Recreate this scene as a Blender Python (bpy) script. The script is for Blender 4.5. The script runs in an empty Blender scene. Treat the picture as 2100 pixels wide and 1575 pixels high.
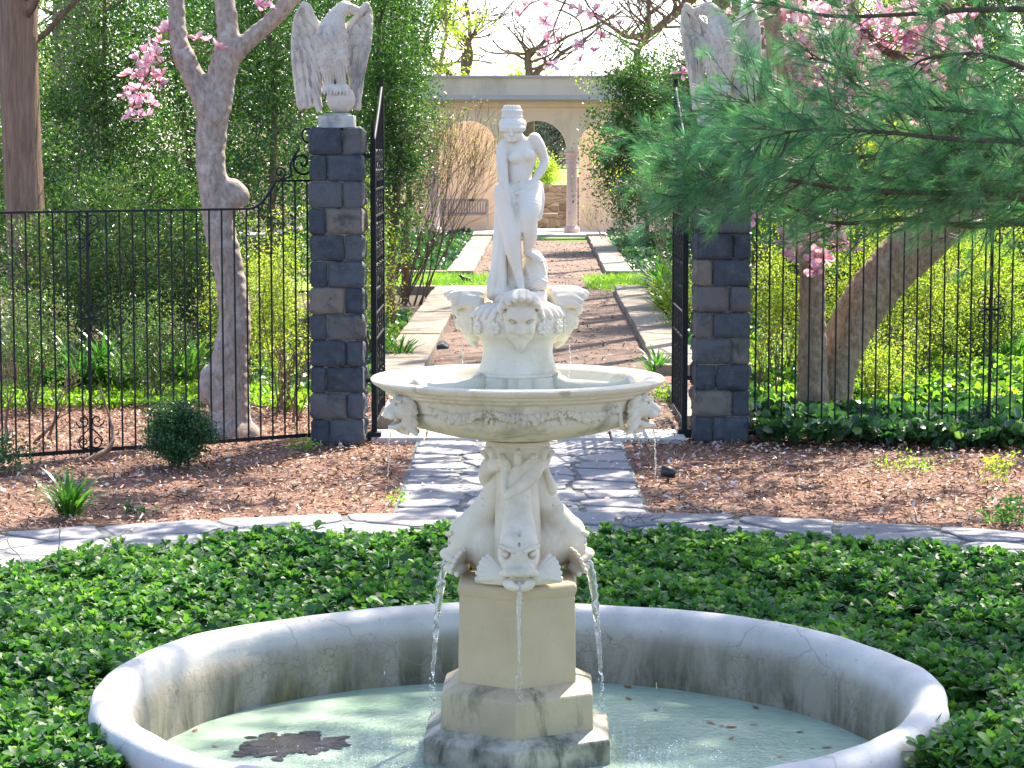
import bpy, math, random
import numpy as np
from mathutils import Vector, Matrix
R = math.radians
pi = math.pi
scene = bpy.context.scene
COL = scene.collection
random.seed(7)
rng = np.random.default_rng(11)

# ------------------------------------------------------------------ camera
CAM_H = 2.4
FPX = 4900.0
PITCH = math.atan(487.5 / FPX)
cam_d = bpy.data.cameras.new("camera")
cam_d.sensor_width = 36.0
cam_d.lens = FPX / 2100 * 36
cam_d.clip_start = 0.1
cam_d.clip_end = 2000
cam = bpy.data.objects.new("camera", cam_d)
COL.objects.link(cam)
cam.location = (0, 0, CAM_H)
cam.rotation_euler = (pi / 2 - PITCH, 0, 0)
cam_d.dof.use_dof = False
scene.camera = cam
# ------------------------------------------------------------------ sky, sun, exposure
SUN_EL, SUN_AZ = R(50), R(30)          # azimuth from +Y towards +X
w = bpy.data.worlds.new("World")
scene.world = w
w.use_nodes = True
nt = w.node_tree
sky = nt.nodes.new("ShaderNodeTexSky")
sky.sky_type = 'NISHITA'
sky.sun_disc = False
sky.sun_elevation = SUN_EL
sky.sun_rotation = SUN_AZ
sky.air_density = 0.75
sky.dust_density = 1.2
sky.ozone_density = 0.7
nt.links.new(sky.outputs[0], nt.nodes["Background"].inputs[0])
nt.nodes["Background"].inputs[1].default_value = 0.15
sun_d = bpy.data.lights.new("sun", 'SUN')
sun_d.energy = 4.7
sun_d.angle = R(0.53)
sun_d.color = (1.0, 0.91, 0.76)
sun = bpy.data.objects.new("sun", sun_d)
COL.objects.link(sun)
SUNV = Vector((math.sin(SUN_AZ) * math.cos(SUN_EL), math.cos(SUN_AZ) * math.cos(SUN_EL), math.sin(SUN_EL)))
sun.rotation_euler = (-SUNV).to_track_quat('-Z', 'Y').to_euler()
scene.view_settings.view_transform = 'Standard'
scene.view_settings.look = 'None'
scene.view_settings.exposure = 1.92
scene.view_settings.gamma = 1.0
scene.cycles.max_bounces = 8
scene.cycles.transparent_max_bounces = 12
scene.cycles.use_denoising = True

# ------------------------------------------------------------------ pixel -> world
def ray(px, py):
    a, b = (px - 1050) / FPX, (787.5 - py) / FPX
    c, s = math.cos(PITCH), math.sin(PITCH)
    return Vector((a, c + b * s, -s + b * c))
def at(px, py, Y):
    d = ray(px, py); t = Y / d.y
    return Vector((d.x * t, Y, CAM_H + d.z * t))
def gd(px, py, z=0.0):
    d = ray(px, py); t = (z - CAM_H) / d.z
    return Vector((d.x * t, d.y * t, z))
def ppm(Y, z=0.5):
    """picture pixels per metre at depth Y"""
    return FPX / (Y * math.cos(PITCH) + (CAM_H - z) * math.sin(PITCH))

# ------------------------------------------------------------------ objects
def tag(o, label=None, cat=None, group=None, kind=None):
    if label: o["label"] = label
    if cat: o["category"] = cat
    if group: o["group"] = group
    if kind: o["kind"] = kind
    return o
def thing(name, label, cat, loc=(0, 0, 0), rz=0, group=None):
    o = bpy.data.objects.new(name, None)
    COL.objects.link(o)
    o.empty_display_size = 0.1
    o.location = loc
    o.rotation_euler = (0, 0, rz)
    return tag(o, label, cat, group)
def link(name, me, mat=None, parent=None):
    o = bpy.data.objects.new(name, me)
    COL.objects.link(o)
    if mat is not None:
        me.materials.clear(); me.materials.append(mat)
    if parent is not None: o.parent = parent
    return o
def copy_tree(o, parent=None):
    c = o.copy(); COL.objects.link(c); c.parent = parent
    for ch in o.children: copy_tree(ch, c)
    return c

def mesh_np(name, V, F, smooth=False, rnd=None, facernd=None):
    """V (n,3); F (m,k) k = 3 or 4, or list of faces"""
    me = bpy.data.meshes.new(name)
    if isinstance(F, np.ndarray):
        V = np.ascontiguousarray(V, dtype=np.float32)
        m, k = F.shape
        me.vertices.add(len(V)); me.vertices.foreach_set("co", V.ravel())
        me.loops.add(m * k); me.loops.foreach_set("vertex_index", np.ascontiguousarray(F, dtype=np.int32).ravel())
        me.polygons.add(m)
        me.polygons.foreach_set("loop_start", np.arange(0, m * k, k, dtype=np.int32))
        me.polygons.foreach_set("loop_total", np.full(m, k, dtype=np.int32))
        me.update(calc_edges=True)
    else:
        me.from_pydata([tuple(map(float, v)) for v in V], [], F)
    if smooth:
        me.polygons.foreach_set("use_smooth", np.ones(len(me.polygons), dtype=bool))
    if rnd is not None:
        a = me.attributes.new("rnd", 'FLOAT', 'POINT')
        a.data.foreach_set("value", np.ascontiguousarray(rnd, dtype=np.float32))
    if facernd is not None:
        a = me.attributes.new("rnd", 'FLOAT', 'FACE')
        a.data.foreach_set("value", np.ascontiguousarray(facernd, dtype=np.float32))
    me.update()
    return me

class MB:
    """collects shapes into one mesh"""
    def __init__(s): s.v = []; s.f = []
    def add(s, vs, fs):
        n = len(s.v)
        s.v.extend([tuple(v) for v in vs]); s.f.extend([tuple(i + n for i in f) for f in fs])
    def box(s, c, d, rz=0.0, m=None):
        x, y, z = d[0] / 2, d[1] / 2, d[2] / 2
        vs = [Vector(p) for p in ((-x,-y,-z),(x,-y,-z),(x,y,-z),(-x,y,-z),(-x,-y,z),(x,-y,z),(x,y,z),(-x,y,z))]
        M = m if m is not None else Matrix.Rotation(rz, 3, 'Z')
        s.add([M @ v + Vector(c) for v in vs], [(0,3,2,1),(4,5,6,7),(0,1,5,4),(1,2,6,5),(2,3,7,6),(3,0,4,7)])
    def bar(s, a, b, w, d=None):
        a, b = Vector(a), Vector(b); ax = b - a; L = ax.length
        M = ax.to_track_quat('Z', 'Y').to_matrix()
        s.box((a + b) / 2, (w, d or w, L), m=M)
    def tube(s, pts, rad, n=6, cap=True):
        pts = [Vector(p) for p in pts]
        if not hasattr(rad, '__len__'): rad = [rad] * len(pts)
        base = len(s.v); N = len(pts); u = None
        for i, p in enumerate(pts):
            t = (pts[min(i + 1, N - 1)] - pts[max(i - 1, 0)])
            if t.length < 1e-9: t = Vector((0, 0, 1))
            t.normalize()
            if u is None:
                u = t.orthogonal().normalized()
            else:
                u = u - t * u.dot(t)
                u = u.normalized() if u.length > 1e-6 else t.orthogonal().normalized()
            v = t.cross(u)
            for k in range(n):
                a = 2 * pi * k / n
                s.v.append(tuple(p + (u * math.cos(a) + v * math.sin(a)) * rad[i]))
        for i in range(N - 1):
            for k in range(n):
                k2 = (k + 1) % n
                s.f.append((base + i*n + k, base + i*n + k2, base + (i+1)*n + k2, base + (i+1)*n + k))
        if cap:
            s.f.append(tuple(base + k for k in range(n))[::-1])
            s.f.append(tuple(base + (N-1)*n + k for k in range(n)))
    def lathe(s, prof, n=96, c=(0, 0, 0), a0=0.0):
        base = len(s.v); m = len(prof)
        for k in range(n):
            a = a0 + 2 * pi * k / n
            for r, z in prof:
                s.v.append((c[0] + r * math.cos(a), c[1] + r * math.sin(a), c[2] + z))
        for k in range(n):
            k2 = (k + 1) % n
            for i in range(m - 1):
                s.f.append((base + k*m + i, base + k2*m + i, base + k2*m + i + 1, base + k*m + i + 1))
    def build(s, name, mat, parent=None, smooth=False, bevel=0.0, angle=None):
        me = mesh_np(name, s.v, s.f, smooth)
        o = link(name, me, mat, parent)
        if bevel:
            b = o.modifiers.new("bevel", 'BEVEL'); b.width = bevel; b.segments = 2; b.limit_method = 'ANGLE'; b.angle_limit = R(35)
        if angle: 
            try: me.set_sharp_from_angle(angle=R(angle))
            except Exception: pass
        return o

def catmull(pts, n=6):
    P = [np.array(p, float) for p in pts]; out = []
    for i in range(len(P) - 1):
        p0, p1, p2, p3 = P[max(i-1,0)], P[i], P[i+1], P[min(i+2,len(P)-1)]
        for k in range(n):
            t = k / n
            out.append(0.5*((2*p1)+(-p0+p2)*t+(2*p0-5*p1+4*p2-p3)*t*t+(-p0+3*p1-3*p2+p3)*t**3))
    out.append(P[-1])
    return out

# ------------------------------------------------------------------ materials
def newmat(name):
    m = bpy.data.materials.new(name); m.use_nodes = True
    t = m.node_tree
    return m, t, t.nodes["Principled BSDF"], lambda k, **kw: _node(t, k, **kw)
def _node(t, kind, **kw):
    n = t.nodes.new(kind)
    for k, v in kw.items():
        if k in n.inputs: n.inputs[k].default_value = v
        else: setattr(n, k, v)
    return n
def ramp(t, stops, src=None):
    n = t.nodes.new("ShaderNodeValToRGB")
    e = n.color_ramp.elements
    while len(e) < len(stops): e.new(0.5)
    for el, (p, c) in zip(e, stops):
        el.position = p; el.color = (*c, 1) if len(c) == 3 else c
    if src is not None: t.links.new(src, n.inputs[0])
    return n
def coords(t, scale=None):
    g = t.nodes.new("ShaderNodeNewGeometry")
    if scale is None: return g.outputs["Position"]
    mp = t.nodes.new("ShaderNodeMapping"); mp.inputs["Scale"].default_value = scale
    t.links.new(g.outputs["Position"], mp.inputs[0])
    return mp.outputs[0]
def noise(t, scale, detail=6, rough=0.6, vec=None, dist=0.0):
    n = t.nodes.new("ShaderNodeTexNoise")
    n.inputs["Scale"].default_value = scale; n.inputs["Detail"].default_value = detail
    n.inputs["Roughness"].default_value = rough; n.inputs["Distortion"].default_value = dist
    t.links.new(vec if vec is not None else coords(t), n.inputs["Vector"])
    return n.outputs["Fac"]
def mix(t, a, b, fac, mode='MIX'):
    n = t.nodes.new("ShaderNodeMix"); n.data_type = 'RGBA'; n.blend_type = mode
    for sock, val in ((0, fac), (6, a), (7, b)):
        if hasattr(val, 'is_output'): t.links.new(val, n.inputs[sock])
        elif sock == 0: n.inputs[0].default_value = val
        else: n.inputs[sock].default_value = (*val, 1)
    return n.outputs[2]
def bump(t, bsdf, h, strength=0.4, dist=0.01, prev=None):
    b = t.nodes.new("ShaderNodeBump"); b.inputs["Strength"].default_value = strength; b.inputs["Distance"].default_value = dist
    t.links.new(h, b.inputs["Height"])
    if prev is not None: t.links.new(prev, b.inputs["Normal"])
    t.links.new(b.outputs[0], bsdf.inputs["Normal"])
    return b.outputs[0]
def mapr(t, src, a, b, c=0.0, d=1.0):
    n = t.nodes.new("ShaderNodeMapRange")
    n.inputs[1].default_value = a; n.inputs[2].default_value = b; n.inputs[3].default_value = c; n.inputs[4].default_value = d
    t.links.new(src, n.inputs[0])
    return n.outputs[0]
def math_n(t, op, a, b=0.0):
    n = t.nodes.new("ShaderNodeMath"); n.operation = op
    for i, v in ((0, a), (1, b)):
        if hasattr(v, 'is_output'): t.links.new(v, n.inputs[i])
        else: n.inputs[i].default_value = v
    return n.outputs[0]

def stone_mat(name, c1, c2, scale=6.0, rough=0.85, stain=None, stain_lo=0.56, stain_hi=0.72, stain_scale=(3, 3, 1.2), bump_s=0.35, grain=90.0, zstain=None, pits=0.0, bdist=0.004):
    m, t, b, N = newmat(name)
    col = ramp(t, [(0.3, c1), (0.7, c2)], noise(t, scale)).outputs[0]
    if stain is not None:
        s = mapr(t, noise(t, 1.0, 8, 0.65, coords(t, stain_scale), 0.3), stain_lo, stain_hi)
        if zstain is not None:   # weathering that belongs to a height band of the stone
            sx = t.nodes.new("ShaderNodeSeparateXYZ"); t.links.new(coords(t), sx.inputs[0])
            s = math_n(t, 'MULTIPLY', s, mapr(t, sx.outputs[2], zstain[0], zstain[1]))
        col = mix(t, col, stain, s)
    if pits:
        pv = mapr(t, noise(t, 160, 2, 0.5), 0.66, 0.72)
        col = mix(t, col, (0.10, 0.09, 0.07), math_n(t, 'MULTIPLY', pv, pits))
    t.links.new(col, b.inputs["Base Color"])
    b.inputs["Roughness"].default_value = rough
    b.inputs["Specular IOR Level"].default_value = 0.3
    bump(t, b, noise(t, grain, 5, 0.7), bump_s, bdist)
    return m

def leaf_mat(name, cols, trans=0.35, rough=0.4, tint=(1.0, 1.15, 0.55), spec=0.5):
    """leaf: colours picked by the per-leaf attribute, light passes through"""
    m, t, b, N = newmat(name)
    a = N("ShaderNodeAttribute", attribute_name="rnd")
    st = [(i / max(1, len(cols) - 1), c) for i, c in enumerate(cols)]
    col = ramp(t, st, a.outputs["Fac"]).outputs[0]
    t.links.new(col, b.inputs["Base Color"])
    b.inputs["Roughness"].default_value = rough
    b.inputs["Specular IOR Level"].default_value = spec
    tr = N("ShaderNodeBsdfTranslucent")
    t.links.new(mix(t, col, tuple(c * 2.2 for c in tint), 1.0, 'MULTIPLY'), tr.inputs[0])
    ms = N("ShaderNodeMixShader"); ms.inputs[0].default_value = trans
    t.links.new(b.outputs[0], ms.inputs[1]); t.links.new(tr.outputs[0], ms.inputs[2])
    t.links.new(ms.outputs[0], t.nodes["Material Output"].inputs[0])
    return m

def bark_mat(name, c1, c2, lich=None, vs=(9, 9, 1.6), b_s=0.7, lich_amt=(0.55, 0.7)):
    m, t, b, N = newmat(name)
    n1 = noise(t, 2.2, 8, 0.7, coords(t, vs), 0.5)
    col = ramp(t, [(0.32, c1), (0.68, c2)], n1).outputs[0]
    if lich is not None:
        col = mix(t, col, lich, mapr(t, noise(t, 7, 6, 0.7), *lich_amt))
    t.links.new(col, b.inputs["Base Color"]); b.inputs["Roughness"].default_value = 0.9
    b.inputs["Specular IOR Level"].default_value = 0.2
    bump(t, b, n1, b_s, 0.02)
    return m

M = {}
M['marble'] = stone_mat("white_carved_stone", (0.58, 0.51, 0.40), (0.67, 0.60, 0.49), 5, 0.8, (0.36, 0.29, 0.175), 0.48, 0.78, (4, 4, 3), 0.3, 120, pits=0.25)
M['bowlstone'] = stone_mat("bowl_stone", (0.54, 0.47, 0.345), (0.63, 0.565, 0.44), 4, 0.8, (0.24, 0.215, 0.15), 0.52, 0.74, (8, 8, 1.2), 0.35, 110, pits=0.35)
M['statue'] = stone_mat("statue_stone", (0.62, 0.555, 0.46), (0.69, 0.63, 0.54), 5, 0.75, (0.50, 0.45, 0.36), 0.55, 0.85, (6, 6, 4), 0.2, 120, pits=0.1)
M['shaft'] = stone_mat("tan_sandstone", (0.39, 0.295, 0.175), (0.47, 0.365, 0.225), 4, 0.85, (0.36, 0.30, 0.19), 0.58, 0.85, (2, 2, 5), 0.3, 130, pits=0.3)
M['tier'] = stone_mat("weathered_sandstone", (0.37, 0.29, 0.175), (0.46, 0.37, 0.235), 5, 0.6, (0.045, 0.05, 0.03), 0.52, 0.66, (5.5, 5.5, 2.2), 0.5, 110, pits=0.5)
M['base'] = stone_mat("algae_stone", (0.36, 0.33, 0.25), (0.48, 0.44, 0.34), 9, 0.5, (0.10, 0.105, 0.075), 0.42, 0.62, (9, 9, 5), 0.5, 90, pits=0.6)
M['eagle'] = stone_mat("eagle_limestone", (0.50, 0.445, 0.39), (0.63, 0.575, 0.51), 6, 0.85, (0.22, 0.215, 0.225), 0.50, 0.72, (5, 5, 2.5), 0.35, 100, pits=0.3)
M['plinth'] = stone_mat("plinth_limestone", (0.42, 0.40, 0.38), (0.58, 0.54, 0.48), 9, 0.85, (0.24, 0.24, 0.24), 0.50, 0.70, (8, 8, 5), 0.5, 80)
M['kerb'] = stone_mat("kerb_stone", (0.22, 0.178, 0.14), (0.32, 0.262, 0.208), 3, 0.9, (0.24, 0.21, 0.18), 0.52, 0.75, (3, 3, 3), 0.4, 60)
M['terrace'] = stone_mat("terrace_paving", (0.46, 0.43, 0.41), (0.55, 0.52, 0.49), 1.0)
M['stucco'] = stone_mat("buff_stucco", (0.76, 0.565, 0.385), (0.83, 0.64, 0.455), 0.8, 0.9, (0.54, 0.41, 0.29), 0.48, 0.75, (1.6, 1.6, 0.45), 0.2, 20)
M['stuccoyel'] = stone_mat("ochre_stucco", (0.70, 0.48, 0.25), (0.76, 0.54, 0.31), 0.8, 0.9, (0.50, 0.38, 0.24), 0.52, 0.8, (0.8, 0.8, 0.5), 0.2, 20)
M['pink'] = stone_mat("pink_marble", (0.48, 0.33, 0.29), (0.60, 0.45, 0.40), 9, 0.6, (0.38, 0.25, 0.22), 0.5, 0.7, (9, 9, 9), 0.1)
m, t, b, N = newmat("black_iron")
t.links.new(ramp(t, [(0.35, (0.006, 0.009, 0.011)), (0.75, (0.016, 0.02, 0.022))], noise(t, 30)).outputs[0], b.inputs["Base Color"])
b.inputs["Roughness"].default_value = 0.6; b.inputs["Metallic"].default_value = 0.0; b.inputs["Specular IOR Level"].default_value = 0.25
bump(t, b, noise(t, 120, 3), 0.25, 0.002)
M['iron'] = m
# ------------------------------------------------------------------ carved shapes: distance fields meshed by surface nets
class Sculpt:
    def __init__(s, lo, hi, h):
        s.lo = np.array(lo, float); s.h = h
        s.n = np.ceil((np.array(hi) - s.lo) / h).astype(int) + 1
        s.v = np.full(s.n, 1e3, np.float32)
        s.ax = [s.lo[i] + h * np.arange(s.n[i]) for i in range(3)]
    def win(s, lo, hi):
        a = np.clip(np.floor((np.array(lo) - s.lo) / s.h).astype(int), 0, s.n - 1)
        b = np.clip(np.ceil((np.array(hi) - s.lo) / s.h).astype(int) + 1, 1, s.n)
        sl = tuple(slice(a[i], max(b[i], a[i] + 1)) for i in range(3))
        return sl, [s.ax[0][sl[0]][:, None, None], s.ax[1][sl[1]][None, :, None], s.ax[2][sl[2]][None, None, :]]
    def put(s, sl, d, k, sub=False):
        cur = s.v[sl]
        if sub:
            h = np.clip(0.5 - 0.5 * (cur + d) / k, 0, 1)
            s.v[sl] = cur * (1 - h) - d * h + k * h * (1 - h)
        else:
            h = np.clip(0.5 + 0.5 * (cur - d) / k, 0, 1)
            s.v[sl] = cur * (1 - h) + d * h - k * h * (1 - h)
    def ell(s, c, r, k=4, sub=False, rot=None, disp=None):
        c = np.array(c, float); r = np.array(r, float)
        m = max(r) + k + 3 * s.h + 2
        sl, (X, Y, Z) = s.win(c - m, c + m)
        P = [X - c[0], Y - c[1], Z - c[2]]
        if rot is not None:
            Rm = np.array(rot)
            P = [Rm[0, i] * P[0] + Rm[1, i] * P[1] + Rm[2, i] * P[2] for i in range(3)]
        k0 = np.sqrt(sum((P[i] / r[i]) ** 2 for i in range(3))); k1 = np.sqrt(sum((P[i] / r[i] ** 2) ** 2 for i in range(3))) + 1e-9
        d = k0 * (k0 - 1) / k1
        if disp is not None: d = d - disp(*P)
        s.put(sl, d, k, sub)
    def cap(s, a, b, ra, rb=None, k=4, sub=False, sq=None, disp=None):
        """tapered capsule; sq squashes one axis"""
        rb = ra if rb is None else rb
        a = np.array(a, float); b = np.array(b, float); m = max(ra, rb) + k + 3 * s.h + 2
        sl, (X, Y, Z) = s.win(np.minimum(a, b) - m, np.maximum(a, b) + m)
        ab = b - a; L2 = (ab ** 2).sum() + 1e-9
        t = np.clip(((X - a[0]) * ab[0] + (Y - a[1]) * ab[1] + (Z - a[2]) * ab[2]) / L2, 0, 1)
        dx, dy, dz = X - a[0] - ab[0] * t, Y - a[1] - ab[1] * t, Z - a[2] - ab[2] * t
        if sq is not None: dx, dy, dz = dx / sq[0], dy / sq[1], dz / sq[2]
        d = np.sqrt(dx * dx + dy * dy + dz * dz) - (ra + (rb - ra) * t)
        if sq is not None: d = d * min(sq)
        if disp is not None: d = d - disp(X, Y, Z, t)
        s.put(sl, d, k, sub)
    def chain(s, pts, k=4, sub=False, n=4, disp=None):
        """pts: (x,y,z,r) smooth path, one body joined to the rest with blend k"""
        P = np.array(catmull(pts, n)); m = P[:, 3].max() + k + 3 * s.h + 2
        sl, (X, Y, Z) = s.win(P[:, :3].min(0) - m, P[:, :3].max(0) + m)
        best = None
        for i in range(len(P) - 1):
            a, b = P[i], P[i + 1]; ab = b[:3] - a[:3]
            t = np.clip(((X - a[0]) * ab[0] + (Y - a[1]) * ab[1] + (Z - a[2]) * ab[2]) / ((ab ** 2).sum() + 1e-9), 0, 1)
            d = np.sqrt((X - a[0] - ab[0] * t) ** 2 + (Y - a[1] - ab[1] * t) ** 2 + (Z - a[2] - ab[2] * t) ** 2) - (a[3] + (b[3] - a[3]) * t)
            if disp is not None: d = d - disp(X, Y, Z, t)
            best = d if best is None else np.minimum(best, d)
        s.put(sl, best, k, sub)
    def box(s, c, d, rr=1.0, k=2, rot=None):
        c = np.array(c, float); d = np.array(d, float); m = np.linalg.norm(d) + k + 3 * s.h
        sl, (X, Y, Z) = s.win(c - m, c + m)
        P = [X - c[0], Y - c[1], Z - c[2]]
        if rot is not None:
            Rm = np.array(rot); P = [Rm[0, i] * P[0] + Rm[1, i] * P[1] + Rm[2, i] * P[2] for i in range(3)]
        q = [np.abs(P[i]) - d[i] + rr for i in range(3)]
        dd = np.sqrt(sum(np.maximum(x, 0) ** 2 for x in q)) + np.minimum(np.maximum(np.maximum(q[0], q[1]), q[2]), 0) - rr
        s.put(sl, dd, k)
    def poly(s, pts, y, th, k=2, disp=None, pad=6):
        """outline in x-z; y(X,Z) its mid depth; th half thickness"""
        p = np.array(pts, float)
        X = s.ax[0][:, None]; Z = s.ax[2][None, :]
        d2 = np.full((s.n[0], s.n[2]), 1e9); ins = np.zeros_like(d2, bool)
        for i in range(len(p)):
            a, b = p[i], p[(i + 1) % len(p)]; e = b - a
            wx, wz = X - a[0], Z - a[1]
            t = np.clip((wx * e[0] + wz * e[1]) / (e @ e + 1e-9), 0, 1)
            d2 = np.minimum(d2, (wx - e[0] * t) ** 2 + (wz - e[1] * t) ** 2)
            c1 = Z >= a[1]; c2 = Z < b[1]; c3 = e[0] * wz > e[1] * wx
            ins ^= (c1 & c2 & c3) | (~c1 & ~c2 & ~c3)
        sd = np.sqrt(d2) * np.where(ins, -1, 1)
        yy = y(X, Z) if callable(y) else y + 0 * X + 0 * Z
        t2 = th(X, Z, sd) if callable(th) else th + 0 * sd
        D = np.abs(s.ax[1][None, :, None] - yy[:, None, :]) - t2[:, None, :]
        S = np.broadcast_to(sd[:, None, :], D.shape)
        r = 1.5
        d = np.minimum(np.maximum(S + r, D + r), 0) + np.sqrt(np.maximum(S + r, 0) ** 2 + np.maximum(D + r, 0) ** 2) - r
        if disp is not None: d = d - disp(X, Z, sd)[:, None, :] * (D > -2 * t2[:, None, :])
        s.put((slice(None),) * 3, d, k)
    def mesh(s, name, scale, smooth_it=1, origin=(0, 0, 0)):
        v = s.v; n = v.shape
        v = np.pad(v, 1, constant_values=1e3); o = s.lo - s.h
        ins = v < 0
        c = [ins[i:ins.shape[0]-1+i, j:ins.shape[1]-1+j, k:ins.shape[2]-1+k] for i in (0,1) for j in (0,1) for k in (0,1)]
        cnt = sum(x.astype(np.int8) for x in c)
        act = (cnt > 0) & (cnt < 8)
        idx = np.full(act.shape, -1, np.int64); I = np.argwhere(act); idx[act] = np.arange(len(I))
        offs = np.array([(i, j, k) for i in (0,1) for j in (0,1) for k in (0,1)])
        vals = np.stack([v[I[:,0]+a, I[:,1]+b, I[:,2]+cc] for a, b, cc in offs], 1).clip(-50, 50)
        acc = np.zeros((len(I), 3)); w = np.zeros(len(I))
        for p in range(8):
            for q in range(p + 1, 8):
                if np.abs(offs[p] - offs[q]).sum() != 1: continue
                a, b = vals[:, p], vals[:, q]; mk = (a < 0) != (b < 0)
                t = np.where(mk, a / (a - b + 1e-12), 0)
                pt = offs[p] + (offs[q] - offs[p]) * t[:, None]
                acc[mk] += pt[mk]; w[mk] += 1
        V = (I + acc / w[:, None]) * s.h + o
        F = []
        for ax in range(3):
            a1, a2 = (ax + 1) % 3, (ax + 2) % 3
            sl0 = [slice(None)] * 3; sl1 = [slice(None)] * 3
            sl0[ax] = slice(0, -1); sl1[ax] = slice(1, None)
            A, B = ins[tuple(sl0)], ins[tuple(sl1)]
            for fl, mk in ((0, A & ~B), (1, ~A & B)):
                E = np.argwhere(mk)
                E = E[(E[:, a1] > 0) & (E[:, a2] > 0) & (E[:, a1] < act.shape[a1]) & (E[:, a2] < act.shape[a2])]
                def cell(d1, d2):
                    e = E.copy(); e[:, a1] -= d1; e[:, a2] -= d2
                    return idx[e[:, 0], e[:, 1], e[:, 2]]
                q = np.stack([cell(1, 1), cell(0, 1), cell(0, 0), cell(1, 0)], 1)
                F.append(q if fl == 0 else q[:, ::-1])
        F = np.concatenate(F)
        F = F[(F >= 0).all(1)]
        for _ in range(smooth_it):
            a = np.zeros_like(V); c0 = np.zeros(len(V))
            for i in range(4):
                np.add.at(a, F[:, i], V[F[:, (i + 1) % 4]] + V[F[:, (i + 3) % 4]]); np.add.at(c0, F[:, i], 2)
            V = V * 0.5 + 0.5 * a / np.maximum(c0, 1)[:, None]
        return mesh_np(name, (V - np.array(origin)) * scale, F, True)

def rotm(ax, deg): return np.array(Matrix.Rotation(R(deg), 3, ax))

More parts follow.
